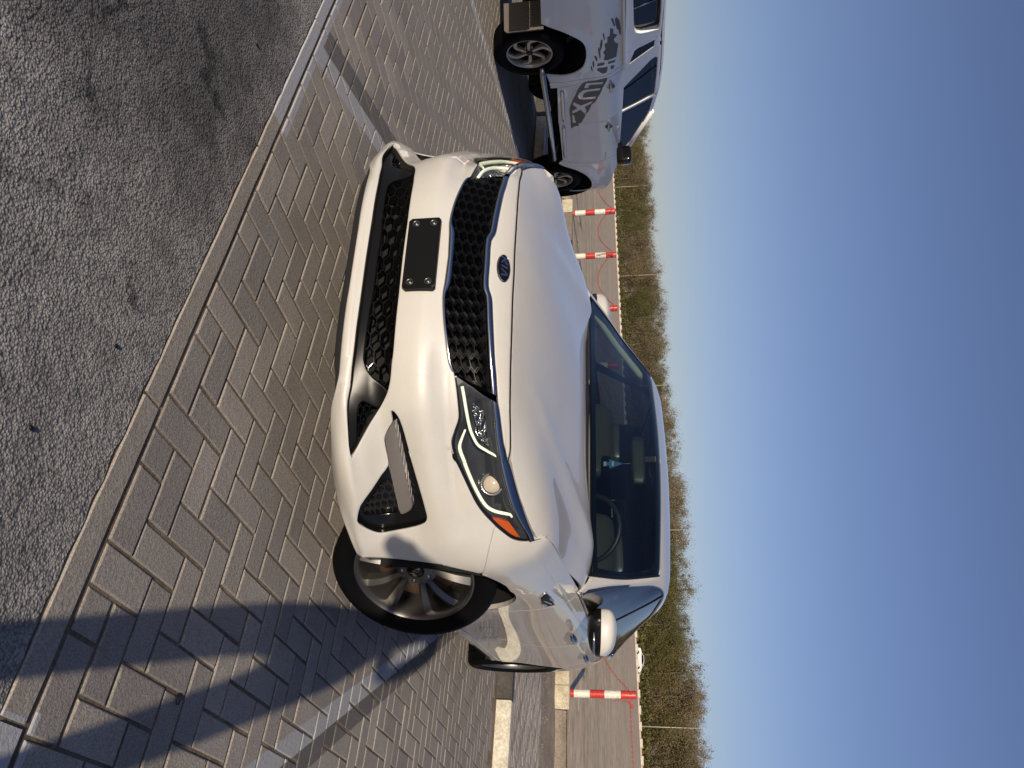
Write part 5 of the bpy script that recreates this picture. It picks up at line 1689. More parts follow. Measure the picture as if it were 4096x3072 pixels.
def bmat(name, c1):
    m, t, co = rock_mat(name, [tuple(x * .85 for x in c1), c1, tuple(min(1, x * 1.06) for x in c1)], 6, .4, .001, 40, .5); return m
M_RED = bmat('red_paint', (.50, .04, .028)); M_WHT = bmat('white_paint', (.70, .66, .57))
M_CHAIN = mat('red_plastic_chain', (.42, .07, .05), .5)
bprof = [0, .055, .30, .52, .765, 1.0]
def bollard(x, y, z0, h, r, lab, lean=(0, 0)):
    b = thing('bollard', lab, 'bollard', (x, y, z0), 0, 'red and white bollards joined by a chain')
    b.rotation_euler = (lean[0], lean[1], 0)
    for i in range(5):
        g = MB(); a0, a1 = bprof[i] * h, bprof[i + 1] * h
        pr = [(r, a0), (r, a1 - .001)] if i < 4 else [(r, a0), (r, a1 - .012), (r * .93, a1 - .003), (r * .8, a1), (.0, a1 + .001)]
        g.lathe(pr, 28, 0, 'z'); g.build('painted_band', M_RED if i % 2 == 0 else M_WHT, b)
    g = MB(); g.tube([(r + .0, 0, h * .93), (r + .02, 0, h * .93 + .0), (r + .02, 0, h * .90), (r, 0, h * .90)], .004, 6); g.build('chain_eye', M_CHAIN, b)
    return b
B_Y = [-10.1, -8.95, -7.815, -6.79, -5.62, -4.47, -3.3, -2.15, -1.0, .705, 3.2]
BL = []
labs = {-7.815: 'red and white bollard beside the pickup nose, leftmost of those standing clear', -6.79: 'red and white bollard second from the left, above the middle of the bonnet', -5.62: 'red and white bollard mostly hidden behind the far door mirror', -4.47: 'red and white bollard seen through the windscreen', .705: 'tall red and white bollard standing alone at the right, on the pale stones'}
for y in B_Y:
    if y < -8 or (-3.9 < y < 0) or y > 2: lab = 'red and white bollard of the same row, hidden or outside the picture'
    else: lab = labs[y]
    x = -8.40 + (y - .705) * .045
    z0 = .318 if y > 0 else .30
    h = .90 if y > 0 else .80
    if y > 0: z0 = .327
    bollard(x, y, z0, h, .0545, lab)
    BL.append((x, y, z0 + h * .915))
def chain(p, q, sag, lab, tail=None):
    p = np.array(p); q = np.array(q); L = np.linalg.norm(q - p)
    n = int(L / .03 * (1 + 2.2 * (sag / L) ** 2)); pts = []
    for i in range(n + 1):
        t_ = i / n; pts.append(p + (q - p) * t_ + np.array([0, 0, -4 * sag * t_ * (1 - t_)]))
    g = MB()
    for i in range(n):
        a, b_ = pts[i], pts[i + 1]; d = b_ - a; l = np.linalg.norm(d); d /= l; u = np.cross(d, (0, 0, 1)); u /= np.linalg.norm(u) + 1e-9; v = np.cross(u, d)
        s_ = u if i % 2 else v; c = (a + b_) / 2
        ring = [c + d * l * .72 * math.cos(w) + s_ * .011 * math.sin(w) for w in np.linspace(0, 2 * math.pi, 9)[:-1]]
        g.tube(ring, .0033, 4, closed=True)
    if tail is not None:
        for i in range(int(tail / .03)):
            c = p + np.array([.02, .01 * math.sin(i), -.03 * i]); s_ = np.array([0, 1.0, 0]) if i % 2 else np.array([1.0, 0, 0])
            ring = [c + np.array([0, 0, 1.0]) * .02 * math.cos(w) + s_ * .012 * math.sin(w) for w in np.linspace(0, 2 * math.pi, 9)[:-1]]
            g.tube(ring, .0036, 4, closed=True)
        for i in range(5):
            c = p + np.array([.02, .02 + .014 * i, .01 - .02 * math.cos(i)]); ring = [c + np.array([0, math.cos(w), math.sin(w)]) * .017 for w in np.linspace(0, 2 * math.pi, 9)[:-1]]
            g.tube(ring, .005, 4, closed=True)
    return tag(g.build('chain', M_CHAIN), lab, 'chain', 'red chains between the bollards')
clabs = {1: 'red chain running from behind the pickup to the leftmost clear bollard', 2: 'red chain sagging deeply between the two bollards left of the sedan bonnet', 3: 'red chain sagging from the second bollard to the one behind the far mirror', 4: 'red chain crossing behind the windscreen corner', 8: 'red chain slanting up from the door mirror to the right-hand bollard', 9: 'red chain pulled straight from the right-hand bollard out of the picture'}
for i in range(len(BL) - 1):
    sag = {2: .26, 3: .27, 8: .42, 9: .02}.get(i, .25)
    p, q = BL[i], BL[i + 1]
    p = (p[0] + .065, p[1] + .03, p[2]); q = (q[0] + .065, q[1] - .03, q[2])
    if i == 9: p = (p[0], p[1] + .05, p[2] - .01); q = (q[0], q[1], q[2] + .10)
    chain(p, q, sag, clabs.get(i, 'red chain between bollards hidden behind the cars'), .24 if i == 9 else (.30 if i == 3 else None))

LMK = [(520, 'above the pickup bonnet'), (745, 'left of the leftmost light pole'), (860, 'right of the leftmost light pole'), (1000, 'over the left bollard'), (1105, 'left of the second light pole'), (1250, 'over the far door mirror'), (1420, 'over the far windscreen pillar'), (1545, 'left of the third light pole'), (1750, 'over the left part of the roof'), (1950, 'over the roof middle'), (2120, 'left of the fourth light pole'), (2320, 'over the near roof corner'), (2480, 'over the near door mirror'), (2590, 'left of the distant white car'), (2720, 'behind the distant white car'), (2905, 'left of the rightmost light pole'), (3072, 'right of the rightmost light pole'), (9999, 'beyond the picture edge')]
# ---- distant barrier of low concrete blocks
M_BAR = kmat('barrier_concrete', [(.44, .40, .33), (.56, .52, .44), (.62, .58, .5)]); M_BARL = kmat('barrier_pink', [(.42, .30, .22), (.55, .42, .34), (.6, .5, .42)])
bar_line = [bar_pt(ty) for ty in np.linspace(0, 3600, 400)]
seg = np.concatenate([[0], np.cumsum([np.linalg.norm(bar_line[i + 1] - bar_line[i]) for i in range(399)])])
def bar_at(s): return np.array([np.interp(s, seg, [p[k] for p in bar_line]) for k in range(3)])
def bmesh_box(L, wd, h, top):
    g = MB(); vs = []
    for z, w_ in ((-.3, wd), (h * .35, wd), (h, top)):
        for x, y in ((-L / 2, -w_ / 2), (L / 2, -w_ / 2), (L / 2, w_ / 2), (-L / 2, w_ / 2)): vs.append((x, y, z))
    g.add(vs, [(0, 1, 5, 4), (1, 2, 6, 5), (2, 3, 7, 6), (3, 0, 4, 7), (4, 5, 9, 8), (5, 6, 10, 9), (6, 7, 11, 10), (7, 4, 8, 11), (8, 9, 10, 11)]); return g
tall = bmesh_box(1.45, .5, .46, .25).build('barrier_block', M_BAR); low = bmesh_box(1.15, .4, .24, .3).build('barrier_block', M_BARL)
first = [True, True]; s = 1.0; i = 0
while s < seg[-1] - 2:
    p = bar_at(s); q = bar_at(s + .5); src = tall if i % 2 == 0 else low
    o = src if first[i % 2] else src.copy()
    if not first[i % 2]: COL.objects.link(o)
    first[i % 2] = False
    o.location = p; o.rotation_euler = (0, 0, math.atan2(q[1] - p[1], q[0] - p[0]) + random.uniform(-.03, .03))
    ty_ = float(proj(p)[1]); w_ = [w for hi, w in LMK if ty_ < hi][0]
    tag(o, ('tall pale block of the far barrier, ' if i % 2 == 0 else 'low pinkish block of the far barrier, ') + w_, 'barrier block', 'far roadside barrier blocks')
    s += 1.37; i += 1
# ---- light poles
M_POLE = mat('galvanised_pole', (.42, .39, .34), .6, .3)
pol_labels = ['thin light pole leftmost, right of the pickup nose', 'thin light pole second from the left, above the bonnet', 'thin light pole whose top shows just above the sedan roof edge at its left', 'thin light pole whose top shows above the middle of the sedan roof', 'thin light pole rightmost, right of the tall bollard']
first_pole = None
for ty, lab in zip((750, 1105, 1545, 2120, 2905), pol_labels):
    p = fwd_depth(ty, bar_depth(ty) + 3.0, bar_tx(ty) + 1)
    if first_pole is None:
        o = thing('light_pole', lab, 'light pole', tuple(p), 0, 'light poles in front of the trees')
        g = MB(); g.tube([(0, 0, 0), (0, 0, 10.3)], [.11, .06], 8); g.build('pole', M_POLE, o)
        g = MB(); g.box((.0, 0, 10.35), (.9, .16, .09)); g.build('lamp_head', M_POLE, o); first_pole = o
    else:
        o = first_pole.copy(); COL.objects.link(o); o['label'] = lab; o.location = tuple(p)
        for ch in first_pole.children:
            c = ch.copy(); COL.objects.link(c); c.parent = o

# ---- trees
def leaf_mat(name, c0, c1, c2):
    m = mat(name, c0, .75); t = NT(m)
    g_ = t.n('ShaderNodeNewGeometry'); oi = t.n('ShaderNodeObjectInfo')
    c = t.ramp(g_.outputs['Random Per Island'], [(.0, c0), (.5, c1), (1.0, c2)])
    c = t.mix(1.0, c, t.ramp(oi.outputs['Random'], [(0, (.82, .86, .82)), (.5, (1, 1, 1)), (1, (1.18, 1.08, .98))]), 'MULTIPLY')
    t.link(c, t.b.inputs['Base Color']); t.b.inputs['Specular IOR Level'].default_value = .2
    tl = t.n('ShaderNodeBsdfTranslucent'); t.link(c, tl.inputs[0]); mx = t.n('ShaderNodeMixShader'); mx.inputs[0].default_value = .22
    out = [n_ for n_ in t.t.nodes if n_.type == 'OUTPUT_MATERIAL'][0]
    t.link(t.b.outputs[0], mx.inputs[1]); t.link(tl.outputs[0], mx.inputs[2]); t.link(mx.outputs[0], out.inputs[0])
    return m
M_LEAF = [leaf_mat('dry_olive_leaves', (.115, .095, .052), (.18, .148, .084), (.25, .208, .128)), leaf_mat('green_leaves', (.070, .070, .026), (.115, .112, .042), (.165, .155, .065)), leaf_mat('brown_leaves', (.15, .118, .072), (.215, .172, .11), (.285, .23, .155))]
M_BARK = mat('bark', (.10, .075, .05), .9)
def tree_meshes(seed, H, kind):
    r = np.random.default_rng(seed)
    tr = MB()
    trunk = [np.array([0, 0, -.5]), np.array([r.normal(0, .15), r.normal(0, .15), H * .22]), np.array([r.normal(0, .3), r.normal(0, .3), H * .5]), np.array([r.normal(0, .4), r.normal(0, .4), H * .82])]
    tr.tube(trunk, [.24, .20, .12, .04], 7)
    cl = []
    nb = 13
    for i in range(nb):
        t_ = r.uniform(.18, .9); k = min(2, int(t_ * 3)); base = trunk[k] + (trunk[k + 1] - trunk[k]) * (t_ * 3 - k)
        a = r.uniform(0, 6.28); L = H * (.30 * (1 - t_) + .14) * r.uniform(.7, 1.2)
        tip = base + np.array([math.cos(a) * L, math.sin(a) * L, L * r.uniform(.4, 1.1)])
        mid = (base + tip) / 2 + np.array([0, 0, -.05 * L])
        tr.tube([base, mid, tip], [.07, .05, .015], 5)
        cl.append((tip, L * .62)); cl.append((mid, L * .5))
    cl.append((trunk[3] + [0, 0, .3], H * .10))
    for i in range(12):
        a = r.uniform(0, 6.28); q_ = r.uniform(.2, 2.2); cl.append((np.array([math.cos(a) * q_, math.sin(a) * q_, H * r.uniform(.55, .95) - q_ * .35]), r.uniform(.7, 1.15)))
    for i in range(9): # skirt of lower shrubby growth
        a = r.uniform(0, 6.28); q_ = r.uniform(.3, 2.2); cl.append((np.array([math.cos(a) * q_, math.sin(a) * q_, r.uniform(.6, H * .38)]), r.uniform(.8, 1.5)))
    vs = []; fs = []
    N = 9500
    wts = np.array([c[1] ** 2 for c in cl]); wts /= wts.sum()
    idx = r.choice(len(cl), N, p=wts)
    for i in idx:
        c, R_ = cl[i]
        d = r.normal(size=3); d /= np.linalg.norm(d); rad = R_ * min(.92, abs(r.normal(0, .55)) + .1)
        p = c + d * rad * np.array([1, 1, 1.15])
        if p[2] > H * 1.05: continue
        s_ = r.uniform(.06, .125)
        u = r.normal(size=3); u[2] = u[2] * 1.2 + .15; u /= np.linalg.norm(u); v = np.cross(u, r.normal(size=3)); v /= np.linalg.norm(v)
        b = len(vs); vs += [p - v * s_ * .55, p + v * s_ * .55, p + u * s_ * 2.0]; fs.append((b, b + 1, b + 2))
    cr = MB(); cr.add(vs, fs)
    return tr, cr
TV = []
for sd_, (H, k) in enumerate([(12.2, 0), (11.4, 0), (12.8, 2), (11.2, 1), (10.4, 1), (12.0, 2), (11.8, 0)]):
    tr, cr = tree_meshes(100 + sd_, H, k)
    root = thing('tree', '', 'tree', (0, 0, 0)); a = tr.build('trunk', M_BARK, root); b_ = cr.build('crown', M_LEAF[k], root)
    TV.append([root, H, k, False])
rt = random.Random(5)
SEEN = {}
def tree_label(ty_, kind, row):
    lo = 0
    for hi, w_ in LMK:
        if ty_ < hi: break
    key = (kind, row, w_); SEEN[key] = SEEN.get(key, 0) + 1
    side = ('', 'another ', 'third ', 'fourth ', 'fifth ', 'sixth ')[min(5, SEEN[key] - 1)]
    return '%s%s tree in the %s row, %s' % (side, kind, ('front', 'middle', 'rear')[row], w_)
kinds = {0: 'dry olive', 1: 'dark green leafy', 2: 'brownish feathery'}
ty = 250.0; n_t = 0
while ty < 3500:
    dep = bar_depth(ty)
    for row, off in ((0, 9), (1, 14), (2, 20)):
        tyj = ty + rt.uniform(-14, 14) + row * 17
        D = dep + off + rt.uniform(-1.5, 1.5)
        p = fwd_depth(tyj, D, bar_tx(tyj))
        vi = rt.choice([0, 1, 2, 3, 5, 6] if row else [0, 1, 2, 3, 4, 6])
        green = (1050 < ty < 1330) or (2250 < ty < 2750)
        if green and rt.random() < .55: vi = rt.choice([3, 4])
        src = TV[vi]
        if not src[3]: o = src[0]; src[3] = True
        else:
            o = src[0].copy(); COL.objects.link(o)
            for ch in src[0].children:
                c = ch.copy(); COL.objects.link(c); c.parent = o
        hs = rt.uniform(1.0, 1.22) * (1.0 if row == 2 else .95)
        o.location = (p[0], p[1], p[2] - (.2 if row == 0 else 0)); o.rotation_euler = (0, 0, rt.uniform(0, 6.28)); o.scale = (hs * 1.15, hs * 1.15, hs)
        o['label'] = tree_label(tyj, kinds[src[2]], row); o['group'] = 'trees of the far belt'
        n_t += 1
    ty += 3.3 * CAM_F / dep
for src in TV:
    if not src[3]:
        for ch in list(src[0].children): bpy.data.objects.remove(ch)
        bpy.data.objects.remove(src[0])
# ground shrubs along the foot of the belt
g = MB(); r = np.random.default_rng(9)
for i in range(30000):
    ty = r.uniform(200, 3500); D = bar_depth(ty) + r.uniform(5, 10); p = fwd_depth(ty, D, bar_tx(ty)); hgt = 1.2 + 1.6 * (noise.noise(Vector((p[0] * .15, p[1] * .15, 0))) + .5)
    p = p + np.array([0, 0, r.uniform(0, max(.4, hgt))]); s_ = r.uniform(.12, .28); u = r.normal(size=3); u /= np.linalg.norm(u); v = np.cross(u, r.normal(size=3)); v /= np.linalg.norm(v)
    g.add([p - v * s_, p + v * s_, p + u * s_ * 1.8], [(0, 1, 2)])
tag(g.build('undergrowth', M_LEAF[1]), 'green undergrowth along the foot of the far trees', 'undergrowth', kind='stuff')

# ---- distant parked white car
M_PW = mat('white_car_paint', (.72, .70, .66), .35, 0, Coat_Weight=1.0)
p = fwd_depth(2645, bar_depth(2645) + 2.2, bar_tx(2645)); q = fwd_depth(2700, bar_depth(2700) + 2.2, bar_tx(2700))
fc_ = thing('parked_car', 'small white saloon parked far off behind the barrier, right of the door mirror', 'car', tuple(p), math.atan2(q[1] - p[1], q[0] - p[0]))
side = [(-2.2, .35), (-2.25, .62), (-2.15, .92), (-1.75, 1.02), (-1.45, 1.06), (-.75, 1.42), (.1, 1.48), (.65, 1.38), (1.15, 1.02), (1.95, .88), (2.25, .66), (2.25, .35), (1.75, .28), (1.7, .52), (1.4, .66), (1.1, .52), (1.05, .28), (-1.05, .28), (-1.1, .52), (-1.4, .66), (-1.7, .52), (-1.75, .28)]
g = MB(); n_ = len(side); sid = dens(side, .25)
def wy(z): return .86 if z < .95 else .86 - (z - .95) * .45
vs = []
for sg in (1, -1): vs += [(x, sg * wy(z), z) for x, z in sid]
n_ = len(sid); P_, T_ = cdt(sid)
g.add(vs, [t_ for t_ in T_] + [tuple(n_ + i for i in t_[::-1]) for t_ in T_] + [(i, (i + 1) % n_, n_ + (i + 1) % n_, n_ + i) for i in range(n_)], 0, False)
g.build('body', M_PW, fc_, fix=True)
for sg in (1, -1):
    g = MB(); g.add([(x, sg * (wy(z) + .012), z) for x, z in ((-1.35, 1.05), (-.70, 1.36), (.08, 1.41), (.60, 1.31), (.98, 1.05))], [(0, 1, 2, 3, 4)]); g.build('window', M_BLACK, fc_)
for x in (-1.4, 1.4):
    for sg in (1, -1):
        g = MB(); g.lathe([(.0, .02), (.2, .02), (.31, .0), (.31, -.2), (0, -.2)], 20, 0, 'y', (x, sg * .86 if sg > 0 else -.68, .31)); g.build('wheel', M_RUBBER, fc_)

# ---- litter on the ground
def on_g(tx, ty, z): 
    d = CAM_R @ np.array([(tx - 2048) / CAM_F, -(ty - 1536) / CAM_F, -1.0]); t_ = (z - CAM_C[2]) / d[2]; return CAM_C + d * t_
p = on_g(2308, 2810, .31); g = MB(); g.tube([p + [0, -.10, .015], p + [0, .12, .018]], .014, 8); tag(g.build('white_tube', M_WHT), 'short white plastic tube lying on the sand right of the tall bollard', 'litter')
p = on_g(2343, 2905, .32); g = MB(); g.tube([p + [0, -.30, .02], p + [.02, .35, .02]], .025, 8); tag(g.build('white_pipe', M_WHT), 'long pale pipe lying on the sand beyond the tall bollard', 'litter')
p = on_g(708, 2797, .002); g = MB(); g.tube([p + [.010 * math.cos(w), .013 * math.sin(w), .003 + .002 * math.sin(w)] for w in np.linspace(0, 6.28, 14)[:-1]], .0022, 6, closed=True)
tag(g.build('metal_ring', M_SATIN), 'small dark metal ring lying on the pavers near the kerb', 'ring')
for i, (tx, ty, s_, lab) in enumerate([(463, 1384, .006, 'dark pebble on the sunlit asphalt, the upper of two'), (122, 1712, .0065, 'dark pebble on the asphalt near the picture edge, the lower of two'), (1023, 170, .008, 'thin dark chip on the stained asphalt at the left')]):
    p = on_g(tx, ty, .001); g = MB(); g.add(PV * s_ + p + [0, 0, s_ * .4], PF, 0, True); tag(g.build('pebble', M_BLACK if i < 2 else M_KB), lab, 'pebble')
# ================================================================== pickup (local frame: x forward, y left, origin under the rear axle)
TK_YAW = math.radians(-164.73291)
tk = thing('pickup_truck', 'white double-cab pickup with grey splash decals, cut off by the picture edge', 'pickup', (-2.09646866, -5.40259821, 0), TK_YAW)
M_TP = paint('truck_white_paint', (.88, .88, .88), rough=.5)
M_DECAL = mat('grey_decal', (.115, .105, .09), .45)
M_TGL = glass('truck_tinted_glass', (.015, .018, .024), 1.65)
M_DKCH = mat('step_chrome', (.55, .53, .50), .22, 1.0)
TZ = np.array([.30, .45, .60, .75, .90, 1.02, 1.12, 1.20, 1.25, 1.35, 1.45, 1.55, 1.62, 1.66])
TI = np.array([.05, .025, .008, .0, .0, .004, .012, .030, .050, .085, .122, .163, .195, .235])
_ti = spline1(TZ, TI)
def TS_f(q):
    q = np.atleast_2d(q); x, z = q[:, 0], q[:, 1]
    flare = .012 * np.exp(-((np.hypot(x, z - .36) - .50) / .07) ** 2) + .012 * np.exp(-((np.hypot(x - 2.78, z - .36) - .48) / .07) ** 2)
    low = .012 * np.exp(-((z - .62) / .06) ** 2) * np.clip((x - .5) / .1, 0, 1) * np.clip((2.2 - x) / .1, 0, 1)
    fr = np.clip((x - 2.9) / .5, 0, 1) ** 2 * .16
    y = -(.815 - _ti(z) + flare * (z < 1.0) - low - fr)
    return np.stack([x, y, z], 1)
class LSurf(Surf):
    def __init__(s, f): s.f = f; s.metric = np.array([1, 1.0]); s.flip = False
TS = LSurf(TS_f)
if TS.nrm(np.array([[1.0, .8]]))[0, 1] > 0: TS.flip = True
def side_part(name, poly, m, holes=(), off=0.0, fl=.015, h=.05, he=.03, both=True, tilt=.3, par=None, smooth=False):
    q = MB(); p = np.array(poly, float)
    if smooth: p = smooth_line(p, 2, closed=True)
    panel(q, TS, p, [np.array(hh) for hh in holes], h=h, he=he, off=off, flange=fl, tilt=tilt, mirror=both)
    return q.build(name, m, par or tk)
bed_low = [(-.492,.518),(-.443,.588),(-.367,.706),(-.279,.801),(-.187,.873),(-.085,.899),(.044,.898),(.16,.876),(.231,.847),(.298,.771),(.342,.641),(.343,.541),(.335,.478)]
bedcab = [(.299,1.247),(.342,1.176),(.42,1.058),(.422,.857),(.442,.718),(.455,.50)]
rdgap = [(.202,1.612),(.298,1.398),(.371,1.266),(.472,1.084),(.484,.947),(.519,.797),(.578,.569)]
fdgap = [(1.196,1.215),(1.30,1.05),(1.315,.95),(1.292,.771),(1.30,.62),(1.302,.525)]
fdfr = [(2.12,1.165),(2.205,1.031),(2.263,.95),(2.268,.80),(2.245,.62),(2.19,.50)]
farch = [(2.274,.436),(2.352,.515),(2.42,.61),(2.478,.676),(2.632,.778),(2.78,.82),(2.90,.823),(3.037,.79),(3.13,.71),(3.19,.60),(3.21,.50)]
rdwin = [(.733,1.253),(.659,1.318),(.517,1.452),(.434,1.53),(.42,1.575),(.445,1.60),(.734,1.599),(.974,1.592),(1.10,1.587),(1.125,1.555),(1.185,1.236)]
fdwin = [(1.215,1.233),(1.16,1.56),(1.18,1.575),(1.413,1.543),(1.723,1.441),(1.923,1.339),(2.07,1.262),(2.10,1.20),(1.814,1.205)]
quart = [(.40,1.295),(.168,1.362),(.144,1.396),(.132,1.56),(.255,1.549),(.353,1.402)]
sl = lambda L, k=2: [tuple(p) for p in smooth_line(L, k)]
bl = sl(bed_low, 3)
side_part('bed_side', [(-1.06,1.275),(-.711,1.273),(-.342,1.266),(.068,1.258)] + sl(bedcab) + bl[::-1] + [(-.818,.548),(-1.06,.56)], M_TP, tilt=.4)
belt0 = [(.299 + .012, 1.247)]
cabback = sl(bedcab)
side_part('cab_side', [(x + .010, z) for x, z in cabback] + [(.577,.50)] + [(x - .006, z) for x, z in sl(rdgap)][::-1] + [(.205,1.625),(.12,1.615),(.105,1.57),(.125,1.38),(.16,1.262)], M_TP, [quart], tilt=.15)
frm = [(x + .004, z) for x, z in sl(rdgap)]
side_part('rear_door', frm + [(1.296,.52)] + [(x - .004, z) for x, z in sl(fdgap)][::-1] + [(1.115,1.612),(.95,1.625),(.6,1.632),(.28,1.628),(.235,1.61)], M_TP, [rdwin], tilt=.2)
side_part('front_door', [(x + .004, z) for x, z in sl(fdgap)] + [(2.18,.495)] + sl(fdfr)[::-1] + [(2.09,1.275),(1.93,1.362),(1.72,1.468),(1.42,1.573),(1.17,1.608),(1.125,1.585)], M_TP, [fdwin], tilt=.2)
side_part('front_fender', [(x + .008, z) for x, z in sl(fdfr)] + [(2.26,.44)] + sl(farch) + [(3.26,.50),(3.34,.56),(3.36,.75),(3.32,.86),(3.25,.93),(3.05,1.01),(2.85,1.075),(2.486,1.145),(2.25,1.19),(2.14,1.205)], M_TP, tilt=.4)
side_part('front_bumper', [(3.215,.50),(3.20,.40),(3.24,.32),(3.40,.34),(3.47,.50),(3.47,.62),(3.37,.66),(3.34,.57)], M_SATIN)
side_part('side_window', rdwin, M_TGL, off=-.012, fl=0); side_part('side_window', fdwin, M_TGL, off=-.012, fl=0); side_part('side_window', quart, M_BLACK, off=-.004, fl=0)
side_part('window_divider', [(.80,1.24),(.83,1.24),(.62,1.60),(.59,1.60)], M_BLACK, off=-.006, fl=0)
# roof, bonnet, cab back, bed, nose
def tring(x, zt, w):
    return [(x, -w * s, zt + dz) for s, dz in ((1, 0), (.93, .022), (.6, .038), (0, .045), (-.6, .038), (-.93, .022), (-1, 0))]
def loft(name, rings, m, close=False, par=None):
    q = MB(); n_ = len(rings[0]); vs = [p for r_ in rings for p in r_]
    q.add(vs, [(i * n_ + j, i * n_ + j + 1, (i + 1) * n_ + j + 1, (i + 1) * n_ + j) for i in range(len(rings) - 1) for j in range(n_ - 1)], 0, True)
    return q.build(name, m, par or tk, fix=True)
wz = lambda z: .815 - float(_ti(z)[0])
loft('roof', [tring(x, z, wz(z) - .004) for x, z in ((-1.09, 1.60), (-1.05, 1.615), (-.5, 1.628), (.1, 1.632), (.3, 1.640), (.7, 1.642), (1.1, 1.625), (1.42, 1.578), (1.50, 1.56))], M_TP)
q = MB(); ws_t = [(1.50, s * (wz(1.56) - .03), 1.56 + .03 * (1 - s * s)) for s in (-1, -.5, 0, .5, 1)]; ws_b = [(2.28, s * (wz(1.2) - .05), 1.19 + .02 * (1 - s * s)) for s in (-1, -.5, 0, .5, 1)]
q.add(ws_t + ws_b, [(i, i + 1, 6 + i, 5 + i) for i in range(4)]); q.build('windscreen', M_TGL, tk)
q = MB()
for sg in (1, -1): q.tube([(1.46, sg * (wz(1.56) - .012), 1.572), (1.85, sg * (wz(1.4) - .01), 1.40), (2.27, sg * (wz(1.22) - .01), 1.20)], [.03, .032, .035], 8)
q.build('windscreen_pillar', M_TP, tk)
loft('bonnet', [tring(x, z, w) for x, z, w in ((2.24, 1.165, .76), (2.486, 1.135, .765), (2.85, 1.065, .74), (3.05, 1.0, .71), (3.25, .92, .66), (3.33, .86, .62))], M_TP)
q = MB(); q.box((3.30, 0, .72), (.12, 1.20, .36)); q.box((3.38, 0, .50), (.16, 1.3, .28)); q.build('front_grille', M_SATIN, tk)
# hard canopy over the bed, flush with the cab, with a wide side window
cw = [(-1.02,1.335),(-.80,1.337),(-.546,1.345),(-.297,1.351),(-.155,1.358),(-.105,1.378),(-.07,1.42),(-.047,1.476),(-.02,1.56),(-.012,1.587),(-.045,1.602),(-.261,1.605),(-.511,1.60),(-1.02,1.585)]
side_part('canopy_side', [(-1.08,1.285),(-.70,1.285),(-.35,1.281),(-.035,1.274),(.150,1.268),(.118,1.38),(.100,1.57),(.115,1.615),(-.3,1.625),(-.7,1.622),(-1.06,1.61)], M_TP, [cw], tilt=.2)
q = MB()
for sg in (1, -1):
    P_ = dens(cw, .03); X = TS.f(P_); N_ = TS.nrm(P_); n_ = len(X)
    q.add(list(X * [1, sg, 1]) + list((X + [0, .055, 0]) * [1, sg, 1]), [(i, (i + 1) % n_, n_ + (i + 1) % n_, n_ + i) for i in range(n_)], 0, True)
q.build('window_reveal', M_TP, tk)
q = MB()
for sg in (1, -1):
    X = TS.f(np.array(cw)) + [0, .05, 0]; q.add(X * [1, sg, 1], [tuple(range(len(cw)))])
q.build('canopy_window', mat('dark_rear_glass', (.008, .009, .011), .05), tk)
q = MB()
for sg in (1, -1): X = TS.f(np.array([(-.408, 1.349), (-.392, 1.602)])) + [0, .046, 0]; q.tube(X * [1, sg, 1], .006, 6)
q.build('window_bar', M_DKCH, tk)
q = MB(); q.box((-1.07, 0, 1.44), (.02, 1.2, .32)); q.build('canopy_door', M_BLACK, tk)
q = MB(); q.box((-.36, 0, .95), (1.4, 1.45, .03)); 
for sg in (1, -1): q.box((-.36, sg * .745, 1.10), (1.38, .03, .32)); q.box((-.36, sg * .775, 1.262), (1.38, .085, .022))
q.box((.305, 0, 1.10), (.03, 1.5, .3)); q.box((-1.05, 0, .92), (.045, 1.46, .66)); q.build('cargo_bed', M_TP, tk)
q = MB(); q.box((-1.11, 0, .50), (.12, 1.5, .16)); q.build('rear_bumper', M_DKCH, tk)
q = MB()
for sg in (1, -1): q.box((-1.065, sg * .74, .98), (.06, .12, .36))
q.build('tail_light', mat('tail_red', (.35, .02, .015), .2), tk)
# chassis, liners
q = MB(); q.box((1.45, .36, .46), (3.5, .09, .12)); q.box((1.45, -.36, .46), (3.5, .09, .12)); q.box((1.3, 0, .55), (1.9, 1.42, .05)); q.box((0, 0, .35), (.12, 1.2, .12)); q.box((2.78, 0, .35), (.1, 1.2, .1)); q.box((-.2, .0, .60), (1.3, 1.0, .10))
for xc in (0, 2.78):
    for sg in (1, -1):
        n_ = 18; vs = []
        for yy in (.79, .42):
            for a in np.linspace(math.radians(-12), math.radians(150 if xc == 0 else 192), n_): vs.append((xc + .50 * math.cos(a), sg * yy, .40 + .49 * math.sin(a)))
        q.add(vs, [(i, i + 1, n_ + i + 1, n_ + i) for i in range(n_ - 1)]); q.add([(xc + .40 * math.cos(a), sg * .42, .44 + .40 * math.sin(a)) for a in np.linspace(-.2, 3.34, n_)], [tuple(range(n_))])
q.build('underbody', M_VOID, tk)
q = MB()
for sg in (1, -1):
    q.tube([(.20, sg * .80, .455), (.24, sg * .845, .45), (1.2, sg * .86, .43), (2.03, sg * .855, .40), (2.09, sg * .80, .40)], .030, 10)
q.build('side_step', M_DKCH, tk)
for x in (.4, 1.2, 1.9):
    q = MB()
    for sg in (1, -1): q.tube([(x, sg * .84, .43), (x, sg * .6, .50)], .015, 6)
    q.build('step_bracket', M_SATIN, tk)
for pts in ([(.63, .612), (.80, .604), (1.26, .580)], [(1.335, .573), (1.8, .548), (2.11, .530)]):
    q = MB()
    P_ = smooth_line(pts, 6); X = TS.f(P_) + np.array([0, -.006, 0])
    for sg in (1, -1): q.tube(X * [1, sg, 1], [.012] + [.021] * (len(X) - 2) + [.012], 10, flat=.45, up=(0, 1, 0))
    q.build('door_moulding', M_DKCH, tk)
